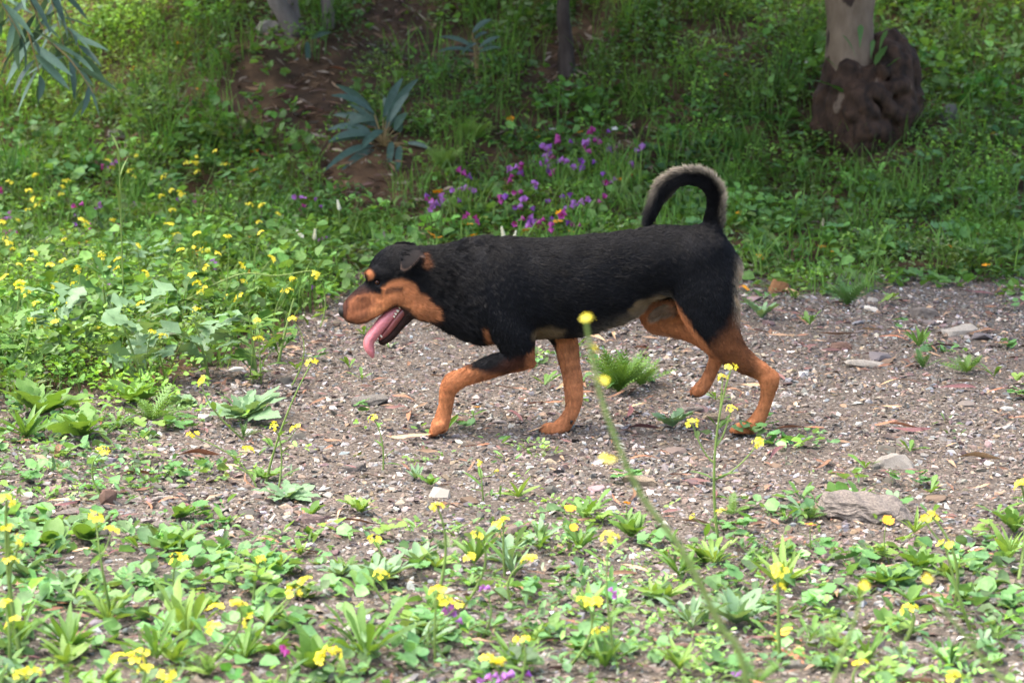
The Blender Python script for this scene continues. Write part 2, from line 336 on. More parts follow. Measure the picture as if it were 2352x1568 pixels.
for k in range(min(210, len(x))):
    kd = ['rust', 'tan', 'purple', 'brown', 'brown'][rng.integers(5)]; L_ = rng.uniform(.05, .15)
    o = obj('fallen_leaf', DL[kd][rng.integers(5)], None, (x[k], y[k], float(height(x[k], y[k]))+.012), (rng.normal(0, .1), rng.normal(0, .4), rng.uniform(0, 6.3)), (L_*rng.uniform(.6, 1.0), L_, L_))
    tag(o, f'{DEAD[kd][1]} fallen eucalyptus leaf lying on the gravel', 'leaf', f'{DEAD[kd][1]} dead leaves on the gravel')
M_yl = mat_simple('yellowed_leaf', (.62, .36, .04), rough=.6, noise=.35, nscale=60)
# ================================================================== DOG
ZP = 1654.0
def Z2(zx, zy, Y=0.0):
    return at_plane((1300+.8078*zx)*.57422, (600+.8078*zy)*.57422, Y)
def H2Z(hx, hy): return .4737*hx, 371.4+.4737*hy
def crom(P, n):
    """resample rows by Catmull-Rom"""
    P = np.asarray(P, float); Q = np.vstack([2*P[0]-P[1], P, 2*P[-1]-P[-2]]); out = []
    for i in range(len(P)-1):
        p0, p1, p2, p3 = Q[i:i+4]
        for t in np.linspace(0, 1, n, endpoint=False):
            out.append(.5*(2*p1+(p2-p0)*t+(2*p0-5*p1+4*p2-p3)*t*t+(3*p1-p0-3*p2+p3)*t**3))
    out.append(P[-1]); return np.array(out)
class Chain:
    """rows: world x,y,z, a (half thickness in the side plane), b (lateral half width), all metres"""
    def __init__(s, rows, n=5, e0=1.0, e1=1.0):
        s.P = crom(rows, n) if n > 1 else np.asarray(rows, float); s.e0, s.e1 = e0, e1
    def box(s, m):
        r = np.maximum(s.P[:, 3], s.P[:, 4])[:, None]
        return (s.P[:, :3]-r).min(0)-m, (s.P[:, :3]+r).max(0)+m
    def eval(s, X, Y, Z, want_t=False):
        best = None; P = s.P
        for i in range(len(P)-1):
            A, B = P[i], P[i+1]; ab = B[:3]-A[:3]; L2 = ab@ab+1e-12
            tr = ((X-A[0])*ab[0]+(Y-A[1])*ab[1]*.0+(Z-A[2])*ab[2])/(ab[0]**2+ab[2]**2+1e-12)
            t = np.clip(tr, 0, 1)
            dx, dy, dz = X-A[0]-t*ab[0], Y-A[1]-t*ab[1], Z-A[2]-t*ab[2]
            a = A[3]+t*(B[3]-A[3]); b = A[4]+t*(B[4]-A[4])
            ip2 = dx*dx+dz*dz
            if i == 0 and s.e0 != 1: ip2 = np.where(tr < 0, ip2/(s.e0**2), ip2)
            if i == len(P)-2 and s.e1 != 1: ip2 = np.where(tr > 1, ip2/(s.e1**2), ip2)
            d = (np.sqrt(ip2/(a*a)+dy*dy/(b*b))-1)*np.minimum(a, b)
            if best is None:
                best = d; T = np.full(np.shape(d), i, float)+t if want_t else None
            else:
                m = d < best; best = np.where(m, d, best)
                if want_t: T = np.where(m, i+t, T)
        return (best, T) if want_t else best
def zrow(zx, zy, r, Y, b): return [*Z2(zx, zy, Y), r/ZP, b]
def hrow(hx, hy, r, Y, b): return [*Z2(*H2Z(hx, hy), Y), r/ZP*.4737, b]
def torso_row(x, top, bot, w): return zrow(x, (top+bot)/2, (bot-top)/2, 0, w)
def poly_sd(px, pz, poly):
    poly = np.asarray(poly, float); n = len(poly); shp = np.broadcast(px, pz).shape
    d = np.full(shp, 1e9); ins = np.zeros(shp, bool)
    for i in range(n):
        ax, az = poly[i]; bx, bz = poly[(i+1) % n]; ex, ez = bx-ax, bz-az
        t = np.clip(((px-ax)*ex+(pz-az)*ez)/(ex*ex+ez*ez+1e-12), 0, 1)
        d = np.minimum(d, (px-ax-t*ex)**2+(pz-az-t*ez)**2)
        c = ((az > pz) != (bz > pz)) & (px < ex*(pz-az)/(ez+1e-12)+ax); ins ^= c
    return np.where(ins, -1, 1)*np.sqrt(d)

# name: (chain, blend k, fur length, lift, flow sign)
DP = {}
DP['torso'] = (Chain([torso_row(*r) for r in [
    (742, 560, 780, .050), (765, 490, 870, .075), (800, 452, 915, .094), (860, 436, 940, .106), (930, 432, 943, .113), (1000, 430, 942, .117), (1150, 428, 938, .120),
    (1300, 420, 905, .116), (1400, 406, 868, .108), (1500, 394, 796, .096), (1600, 381, 742, .088), (1700, 370, 716, .088),
    (1800, 374, 716, .088), (1870, 396, 716, .082), (1930, 446, 700, .066), (1975, 530, 670, .04)]], 3, .15, .3), .03, .015, .20, 1)
DP['neck'] = (Chain([zrow(470, 640, 150, 0, .058), zrow(560, 655, 182, 0, .066), zrow(660, 668, 208, 0, .078), zrow(760, 690, 240, 0, .094), zrow(860, 710, 230, 0, .1)], 4, .5, .4), .035, .026, .42, 1)
DP['ruff'] = (Chain([zrow(610, 770, 80, 0, .05), zrow(690, 820, 85, 0, .06), zrow(770, 850, 80, 0, .07)], 3), .03, .03, .5, 1)
DP['skull'] = (Chain([hrow(575, 530, 130, 0, .046), hrow(660, 475, 208, 0, .055), hrow(770, 432, 244, 0, .062), hrow(880, 450, 235, 0, .064), hrow(1000, 500, 240, 0, .06)], 4, .72, .5), .02, .007, .2, 1)
DP['brow'] = (Chain([hrow(480, 520, 62, -.026, .016), hrow(560, 500, 60, -.036, .016), hrow(640, 510, 45, -.045, .014)], 3), .015, .005, .2, 1)
DP['brow2'] = (Chain([hrow(470, 510, 62, .026, .016), hrow(550, 495, 60, .036, .016), hrow(640, 510, 45, .045, .014)], 3), .015, .005, .2, 1)
DP['muzzle'] = (Chain([hrow(640, 650, 200, 0, .046), hrow(540, 735, 185, 0, .043), hrow(430, 800, 176, 0, .040), hrow(330, 872, 152, 0, .037), hrow(265, 915, 112, 0, .032)], 4, .5, .55), .02, .0035, .18, -1)
DP['flew'] = (Chain([hrow(290, 960, 68, -.020, .019), hrow(380, 960, 75, -.026, .018), hrow(490, 915, 78, -.030, .017), hrow(600, 850, 72, -.036, .016), hrow(720, 775, 60, -.043, .015)], 3), .018, .0035, .18, -1)
DP['flew2'] = (Chain([hrow(290, 960, 68, .020, .019), hrow(380, 960, 75, .026, .018), hrow(490, 915, 78, .030, .017), hrow(600, 850, 72, .036, .016), hrow(720, 775, 60, .043, .015)], 3), .018, .0035, .18, -1)
DP['cheek'] = (Chain([hrow(690, 690, 105, -.034, .026), hrow(800, 690, 140, -.040, .026), hrow(900, 740, 160, -.036, .028), hrow(1000, 800, 150, -.02, .04)], 4), .025, .008, .25, 1)
DP['cheek2'] = (Chain([hrow(690, 690, 105, .034, .026), hrow(800, 690, 140, .040, .026), hrow(900, 740, 160, .036, .028), hrow(1000, 800, 150, .02, .04)], 4), .025, .008, .25, 1)
DP['throat'] = (Chain([hrow(930, 840, 100, 0, .045), hrow(1040, 850, 110, 0, .05), hrow(1180, 850, 130, 0, .055)], 3), .03, .012, .3, 1)
DP['jaw'] = (Chain([hrow(900, 880, 80, 0, .040), hrow(845, 960, 74, 0, .034), hrow(772, 1048, 66, 0, .029), hrow(692, 1142, 60, 0, .026), hrow(605, 1205, 50, 0, .022)], 4), .010, .003, .2, -1)
def add_leg(nm, rows, k, L, lift):
    DP[nm] = (Chain([zrow(*r) for r in rows], 4), k, L, lift, 1)
add_leg('hind', [(1850, 560, 150, -.045, .050), (1880, 680, 162, -.056, .052), (1905, 800, 145, -.062, .050), (1945, 900, 116, -.064, .044), (2010, 990, 84, -.062, .034), (2090, 1055, 58, -.056, .026), (2160, 1102, 47, -.050, .021), (2203, 1150, 42, -.045, .019)], .03, .011, .22)
add_leg('hind_low', [(2200, 1130, 48, -.047, .021), (2196, 1200, 42, -.043, .019), (2172, 1280, 37, -.038, .019), (2140, 1340, 40, -.033, .023), (2108, 1372, 38, -.030, .028)], .014, .006, .2)
add_leg('hock', [(2170, 1085, 36, -.05, .014), (2228, 1120, 20, -.048, .011)], .012, .006, .2)
add_leg('far_hind', [(1850, 580, 150, .045, .050), (1790, 700, 165, .058, .050), (1720, 780, 135, .062, .046), (1655, 815, 102, .064, .042), (1720, 850, 78, .062, .036), (1820, 900, 62, .058, .030), (1900, 960, 46, .052, .023), (1950, 1012, 38, .048, .019)], .03, .009, .2)
add_leg('far_hind_low', [(1952, 1005, 40, .048, .020), (1920, 1075, 37, .046, .018), (1885, 1145, 36, .044, .019), (1855, 1184, 38, .042, .025), (1832, 1196, 30, .042, .026)], .012, .006, .2)
add_leg('fore', [(850, 640, 150, -.062, .046), (890, 760, 142, -.076, .046), (925, 870, 120, -.086, .043), (950, 960, 95, -.090, .038), (945, 1025, 72, -.088, .032), (880, 1056, 64, -.084, .029), (800, 1083, 57, -.078, .026), (700, 1120, 50, -.068, .0225), (630, 1152, 46, -.062, .022)], .028, .011, .22)
add_leg('elbow', [(960, 1020, 60, -.086, .026), (1020, 1055, 27, -.084, .015)], .02, .008, .2)
add_leg('fore_low', [(640, 1145, 49, -.062, .023), (610, 1190, 48, -.058, .022), (597, 1260, 44, -.054, .021), (582, 1325, 46, -.050, .024), (570, 1360, 48, -.048, .028)], .014, .006, .2)
add_leg('far_fore', [(1080, 780, 120, .066, .04), (1150, 880, 84, .072, .036), (1190, 960, 66, .066, .031), (1212, 1060, 58, .055, .027), (1226, 1150, 52, .044, .024), (1234, 1230, 49, .034, .022), (1224, 1290, 43, .028, .022), (1192, 1346, 43, .022, .025), (1158, 1374, 38, .020, .028)], .02, .008, .2)
DP['tail'] = (Chain([zrow(*r) for r in [(1860, 450, 66, 0, .036), (1905, 400, 52, 0, .030), (1922, 320, 41, .002, .024), (1926, 245, 39, .004, .023), (1902, 182, 38, .008, .023), (1850, 146, 37, .012, .022), (1780, 140, 37, .018, .022), (1716, 166, 36, .024, .021), (1668, 220, 32, .030, .019), (1634, 290, 25, .034, .014), (1608, 350, 15, .038, .009)]], 4), .02, .026, .55, 1)
DP['sheath'] = (Chain([zrow(1720, 790, 30, -.012, .016), zrow(1660, 800, 30, -.014, .017), zrow(1628, 818, 22, -.014, .014)], 3), .018, .014, .5, 1)
# toes
def toes(nm, zx, zy, Y, dzx, dzy, r, spread, ln):
    for k, f in enumerate((-1.5, -.5, .5, 1.5)):
        q = 1.04-.20*abs(f)+.05*(f < 0); yy = Y+f*spread
        DP[f'{nm}_toe{k}'] = (Chain([zrow(zx, zy, r*.9, yy, .011), zrow(zx+dzx*ln*.6*q, zy+dzy*ln*.6*q-7, r*1.08, yy*1.0, .0116), zrow(zx+dzx*ln*q, zy+dzy*ln*q, r*.72, yy, .0098)], 3), .0025, .004, .2, 1)
toes('h', 2090, 1380, -.030, -1, .14, 33, .0162, 76)
toes('ff', 1145, 1382, .020, -1, .14, 33, .0162, 74)
toes('f', 575, 1362, -.048, -.66, .72, 33, .0158, 66)
toes('fh', 1862, 1180, .042, -.8, .5, 29, .0130, 48)

# ear flaps as thin curved plates: outline in head-view pixels
EAR = [(772, 240), (800, 205), (900, 186), (1010, 212), (1072, 270), (1092, 340), (1092, 420), (1060, 430), (1040, 330), (1012, 330), (960, 385), (900, 442), (832, 474), (792, 448), (774, 350)]
def ear_sd(X, Y, Z, side):
    sh = 0 if side < 0 else -95
    up = 0 if side < 0 else -14
    pts = np.array([Z2(*H2Z(hx+sh, hy+up), 0)[[0, 2]] for hx, hy in EAR])
    c = Z2(*H2Z(920+sh, 190+up), 0); tip = Z2(*H2Z(850+sh, 470+up), 0)
    v = np.clip((c[2]-Z)/(c[2]-tip[2]), -.1, 1.1)
    u = (X-c[0])/.05
    yc = side*(.060 + .044*np.sin(np.clip(v, 0, 1.1)*1.6)+.004*u*v-.012*np.clip(u-.2, 0, 2)**2)
    d2 = poly_sd(X, Z, pts)
    q = np.maximum(d2+.003, np.abs(Y-yc)-.0062)
    return q

VOX = .0042
lo = np.array([Z2(40, 0)[0], -.175, -.012]); hi = np.array([Z2(2290, 0)[0], .175, Z2(0, 40)[2]])
nn = np.ceil((hi-lo)/VOX).astype(int)
ax = [lo[i]+VOX*np.arange(nn[i]) for i in range(3)]
D = np.full(nn, .5, np.float32)
def smin(a, b, k):
    h = np.clip(k-np.abs(a-b), 0, None)/k
    return np.minimum(a, b)-h*h*k*.25
for nm, (ch, k, *_r) in DP.items():
    b0, b1 = ch.box(.045)
    i0 = np.clip(((b0-lo)/VOX).astype(int), 0, nn-1); i1 = np.clip(((b1-lo)/VOX).astype(int)+1, 1, nn)
    sl = tuple(slice(i0[i], i1[i]) for i in range(3))
    X = ax[0][sl[0]][:, None, None]; Y = ax[1][sl[1]][None, :, None]; Z = ax[2][sl[2]][None, None, :]
    D[sl] = smin(D[sl], ch.eval(X, Y, Z).astype(np.float32), k)
    if nm == 'throat':
        pass
for side in (-1, 1):
    c = Z2(*H2Z(920, 330), 0)
    i0 = np.clip(((c-[.09, .14, .08]-lo)/VOX).astype(int), 0, nn-1); i1 = np.clip(((c+[.09, .14, .08]-lo)/VOX).astype(int), 1, nn)
    sl = tuple(slice(i0[i], i1[i]) for i in range(3))
    X = ax[0][sl[0]][:, None, None]; Y = ax[1][sl[1]][None, :, None]; Z = ax[2][sl[2]][None, None, :]
    D[sl] = smin(D[sl], ear_sd(X, Y, Z, side).astype(np.float32), .005)
# gentle muscle and skin-fold relief
gx = ax[0][:, None, None]; gz = ax[2][None, None, :]
D += (.0022*np.sin(gx*31+2*np.sin(gz*17))*np.sin(gz*23+1.5*np.sin(gx*13))).astype(np.float32)
D += .0025
# eye sockets, mouth slot
def carve(cx, cy, cz, r):
    c = np.array([cx, cy, cz]); i0 = ((c-.05-lo)/VOX).astype(int).clip(0); i1 = ((c+.05-lo)/VOX).astype(int)+1
    sl = tuple(slice(i0[i], min(i1[i], nn[i])) for i in range(3))
    X = ax[0][sl[0]][:, None, None]; Y = ax[1][sl[1]][None, :, None]; Z = ax[2][sl[2]][None, None, :]
    d = r-np.sqrt((X-cx)**2+((Y-cy))**2+(Z-cz)**2)
    D[sl] = -smin(-D[sl], -d.astype(np.float32), .006)
def surf_nets(D, lo, h):
    s = D < 0
    c = np.zeros(np.array(D.shape)-1, np.int8)
    for i in (0, 1):
        for j in (0, 1):
            for k in (0, 1):
                c += s[i:D.shape[0]-1+i, j:D.shape[1]-1+j, k:D.shape[2]-1+k]
    cells = np.argwhere((c > 0) & (c < 8)); idx = np.full(c.shape, -1, np.int32)
    idx[tuple(cells.T)] = np.arange(len(cells))
    acc = np.zeros((len(cells), 3)); cnt = np.zeros(len(cells))
    cor = [(i, j, k) for i in (0, 1) for j in (0, 1) for k in (0, 1)]
    for a in cor:
        for axn in range(3):
            if a[axn]: continue
            b = list(a); b[axn] = 1
            va = D[tuple((cells+a).T)]; vb = D[tuple((cells+b).T)]
            m = (va < 0) != (vb < 0); t = np.where(m, va/(va-vb+1e-12*(~m)+(~m)), 0)
            p = np.array(a, float)[None].repeat(len(cells), 0); p[:, axn] += t
            acc[m] += p[m]; cnt[m] += 1
    V = (cells+acc/cnt[:, None])*h+lo
    quads = []
    for axn in range(3):
        o = [1, 1, 1]; o[axn] = 0
        A = s[tuple(slice(1 if o[i] else 0, s.shape[i]-1) for i in range(3))]
        sh = [0, 0, 0]; sh[axn] = 1
        B = s[tuple(slice((1 if o[i] else 0)+sh[i], s.shape[i]-1+sh[i]) for i in range(3))]
        e = np.argwhere(A != B)+np.array(o)
        inside = s[tuple(e.T)]
        u, v = [(1, 2), (2, 0), (0, 1)][axn]
        du = np.zeros(3, int); du[u] = 1; dv = np.zeros(3, int); dv[v] = 1
        q = np.stack([idx[tuple((e-du-dv).T)], idx[tuple((e-dv).T)], idx[tuple(e.T)], idx[tuple((e-du).T)]], 1)
        q[~inside] = q[~inside][:, ::-1]
        quads.append(q)
    return V, np.concatenate(quads)
def eye_pos(side):
    x, _, z = Z2(*H2Z(548, 600), -.04)
    iy = ax[1]; col_ = D[int((x-lo[0])/VOX), :, int((z-lo[2])/VOX)]
    ins = iy[col_ < 0]
    return np.array([x, (ins.min() if side < 0 else ins.max()), z])
eyes = {s: eye_pos(s) for s in (-1, 1)}
for s, e in eyes.items(): carve(e[0], e[1]-s*.0035*0+s*.002, e[2], .0085)
V, Q = surf_nets(D, lo, VOX)
keep = (Q >= 0).all(1); Q = Q[keep]
# taubin smoothing
E = np.concatenate([Q[:, [0, 1]], Q[:, [1, 2]], Q[:, [2, 3]], Q[:, [3, 0]]])
deg = np.bincount(E.ravel(), minlength=len(V)).astype(float)[:, None]
for lam in (.5, -.52, .5, -.52, .5, -.52, .5, -.52):
    S = np.zeros_like(V)
    for c_ in range(3):
        S[:, c_] = np.bincount(E[:, 0], V[E[:, 1], c_], len(V))+np.bincount(E[:, 1], V[E[:, 0], c_], len(V))
    V = V+lam*(S/np.maximum(deg, 1)-V)
# vertex normals
fn = np.cross(V[Q[:, 2]]-V[Q[:, 0]], V[Q[:, 3]]-V[Q[:, 1]])
VN = np.zeros_like(V)
for k in range(4):
    for c_ in range(3): VN[:, c_] += np.bincount(Q[:, k], fn[:, c_], len(V))
VN /= np.linalg.norm(VN, axis=1, keepdims=True)+1e-12

# ---- coat pattern (black with tan points), in the dog's own side-view plan
def to_plan(P):
    """world -> side-view plan pixels (x, z along the dog), as drawn on the dog's own mid plane"""
    d = P-np.array([0, CAM_Y, CAM_Z]); c, s = math.cos(PITCH), math.sin(PITCH)
    dep = d[:, 1]*c-d[:, 2]*s; up = d[:, 1]*s+d[:, 2]*c
    fx = 1176+FPX*d[:, 0]/dep; fy = 784-FPX*up/dep
    return (fx/.57422-1300)/.8078, (fy/.57422-600)/.8078
def Hp(pts): return [H2Z(*p) for p in pts]
BLACK = np.array([.0027, .0031, .0045]); TAN = np.array([.40, .158, .066]); PALE = np.array([.42, .29, .15]); BROWN = np.array([.10, .034, .018]); GREY = np.array([.12, .075, .045])
def coat(P, N):
    # near and far sides share one plan (mirrored in y); inner sides of the legs are told by the normal
    Pm = P.copy(); zx, zy = to_plan(Pm)
    n1 = vnoise(P, 90, 3); n2 = vnoise(P, 260, 4)
    jit = 7*n1+6*n2; hx_ = zx/.4737
    near = (P[:, 1] < .012) & ~((zx > 1030) & (zx < 1330) & (zy > 1000) & (P[:, 1] > -.035))
    C = np.repeat(BLACK[None], len(P), 0)
    def mixin(w, colr):
        nonlocal C
        C = C*(1-w[:, None])+np.asarray(colr)*w[:, None]
    def pw(poly, soft, inset=0):
        return sstep(soft, -soft, poly_sd(zx, zy, poly)+inset+jit*min(1, soft/12))
    # face
    mixin(pw(Hp([(250, 800), (330, 735), (470, 715), (600, 735), (580, 660), (690, 590), (790, 565), (880, 580), (935, 625), (965, 700), (1050, 730), (1090, 800), (1180, 880), (1200, 985), (930, 985), (880, 890), (740, 845), (560, 1000), (330, 1070), (215, 1020)]), 9), TAN)
    mixin(pw(Hp([(600, 690), (680, 650), (800, 655), (830, 690), (760, 700), (640, 735)]), 9)*.75, BROWN*.5)
    mixin(pw(Hp([(200, 760), (400, 690), (560, 760), (520, 880), (420, 1010), (300, 1090), (180, 1000)]), 38)*.72, BROWN*1.15)
    mixin(pw(Hp([(430, 480), (480, 470), (520, 520), (500, 565), (455, 575), (435, 540)]), 7), TAN*.8)
    mixin(pw(Hp([(385, 470), (415, 450), (418, 520), (395, 545)]), 6), TAN*.8)
    mixin(pw(Hp([(1015, 300), (1050, 280), (1065, 340), (1100, 420), (1050, 470), (1000, 430), (1030, 350)]), 6)*.6, TAN*.6)
    mixin(pw(Hp([(770, 190), (1100, 190), (1100, 280), (1000, 300), (880, 420), (830, 475), (760, 400)]), 8)*.0, [.020, .015, .014])
    earm = np.maximum(sstep(.004, .0015, np.abs(ear_sd(P[:, 0], P[:, 1], P[:, 2], -1))), sstep(.004, .0015, np.abs(ear_sd(P[:, 0], P[:, 1], P[:, 2], 1))))*(np.abs(P[:, 1]) > .054)
    mixin(earm*.95, [.010, .0078, .0076])  # ear flap and rim lightened: the light they catch is put into the colour
    ed = poly_sd(zx, zy, Hp(EAR)); mixin(sstep(9, 2, np.abs(ed))*(hx_ > 765)*earm*.8, [.07, .045, .034])
    lip = np.full(len(P), 1e9)
    for (ax_, ay_), (bx_, by_) in zip([(225, 1010), (330, 1045), (450, 1020), (560, 970), (650, 905), (740, 845)], [(330, 1045), (450, 1020), (560, 970), (650, 905), (740, 845), (880, 890)]):
        (p0x, p0y), (p1x, p1y) = H2Z(ax_, ay_), H2Z(bx_, by_); ex, ey = p1x-p0x, p1y-p0y; tt = np.clip(((zx-p0x)*ex+(zy-p0y)*ey)/(ex*ex+ey*ey), 0, 1); lip = np.minimum(lip, np.hypot(zx-p0x-tt*ex, zy-p0y-tt*ey))
    mixin(sstep(17, 5, lip)*.8, [.028, .014, .011])
    mixin(pw(Hp([(600, 745), (720, 705), (860, 690), (900, 720), (760, 750), (640, 775)]), 9)*.6, TAN*1.35)
    # lower jaw dark
    mixin(pw(Hp([(900, 930), (960, 960), (900, 1080), (760, 1240), (560, 1300), (480, 1210), (700, 950), (780, 850)]), 8)*.9, [.030, .016, .014])
    # chest spot
    mixin(pw([(775, 885), (800, 880), (815, 930), (830, 990), (800, 985), (770, 930)], 9), TAN*.7)
    # fore leg near
    low = pw([(400, 1150), (560, 1080), (640, 1060), (720, 1030), (712, 1075), (780, 1100), (900, 1108), (985, 1075), (1005, 1010), (1040, 985), (1100, 1000), (1090, 1120), (900, 1160), (760, 1200), (700, 1480), (400, 1480)], 17)
    mixin(low*near, TAN)
    mixin(pw([(900, 1040), (1060, 1000), (1060, 1110), (880, 1140), (760, 1150), (780, 1110)], 22)*near*.45, BROWN)
    # far fore leg: inner side tan
    mixin(pw([(1140, 930), (1300, 900), (1320, 1480), (1040, 1480), (1080, 1350), (1175, 1240), (1160, 1060)], 9)*(~near), TAN)
    # belly and groin
    mixin(pw([(1040, 890), (1110, 875), (1180, 890), (1160, 918), (1100, 930), (1035, 935)], 16)*near*.75, PALE*.5)
    mixin(pw([(1280, 930), (1400, 868), (1480, 790), (1540, 735), (1640, 716), (1720, 740), (1790, 850), (1780, 960), (1300, 960)], 12)*sstep(-.5, -.85, N[:, 2])*.4, PALE*.45)
    mixin(pw([(1490, 800), (1540, 745), (1640, 722), (1720, 745), (1770, 830), (1740, 850), (1500, 830)], 10)*near*.7, PALE*.6)
    # hind leg near
    mixin(pw([(1720, 730), (1745, 760), (1800, 850), (1850, 920), (1960, 1040), (1960, 1075), (1830, 960), (1700, 780)], 9)*near, TAN*.85)
    mixin(sstep(2026, 2052, zx+jit)*sstep(540, 620, zy)*sstep(960, 850, zy)*near, PALE*.9)
    g = sstep(930, 1120, zy*.75+zx*.25-240+jit*2+180*0)
    mixin(pw([(2040, 800), (2120, 830), (2300, 1050), (2300, 1500), (1950, 1500), (2000, 1180), (1960, 1060), (1900, 980), (2000, 880)], 44)*near, TAN*.34)
    mixin(pw([(2100, 900), (2300, 1050), (2300, 1500), (1950, 1500), (2050, 1200), (2140, 1100)], 30)*near, TAN*.9)
    # far hind: inner side tan
    mixin(pw([(1500, 800), (1540, 770), (1750, 780), (1850, 860), (2000, 960), (2000, 1300), (1750, 1300), (1860, 1020), (1780, 960), (1600, 960)], 12)*(~near), TAN)
    mixin(((N[:, 1] < -.2) & (~near) & (zy > 740) & (zx > 1480) & (zx < 1980)).astype(float)*.9, TAN*.9)
    mixin(pw([(1600, 770), (1740, 770), (1760, 840), (1620, 850)], 12)*(np.abs(P[:, 1]+.014) < .03)*.8, GREY)
    # toe gaps: shade between the toes put into the coat colour; dark tips
    for zc, zb, yc_, sp_ in ((2050, 1395, -.030, .0162), (1105, 1395, .020, .0162), (545, 1400, -.048, .0158), (1835, 1205, .042, .013)):
        m_ = np.hypot((zx-zc)/62, (zy-zb)/34); ph_ = (P[:, 1]-yc_)/sp_; gap_shade = sstep(.22, .05, np.abs(ph_-np.round(ph_)))*(np.abs(ph_) < 1.6); mixin(gap_shade*sstep(1.1, .7, m_)*.75, BROWN*.35)
        mixin(sstep(8, 20, zy-zb)*sstep(1.2, .8, m_)*.7, BLACK*4)
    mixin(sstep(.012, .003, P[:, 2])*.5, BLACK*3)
    return C*np.clip(1+.20*n2[:, None]+.22*n1[:, None]+.16*vnoise(P, 38, 6)[:, None], .4, 1.8)
CC = coat(V, VN)

def m_dogskin():
    m = mat_simple('dog_coat', (0, 0, 0), rough=.7, spec=.12, attr='coat', noise=.25, nscale=140)
    return m
M_skin = m_dogskin()
dog = empty('dog', (Z2(1200, 1000)[0], 0, 0))
tag(dog, 'black and tan dog walking over gravel, tongue hanging out, tail curled up', 'dog')
dx0 = np.array(dog.location)
body = obj('body', mesh_from('dog_body', V-dx0, [Q], [M_skin], True, {'coat': CC}), dog)

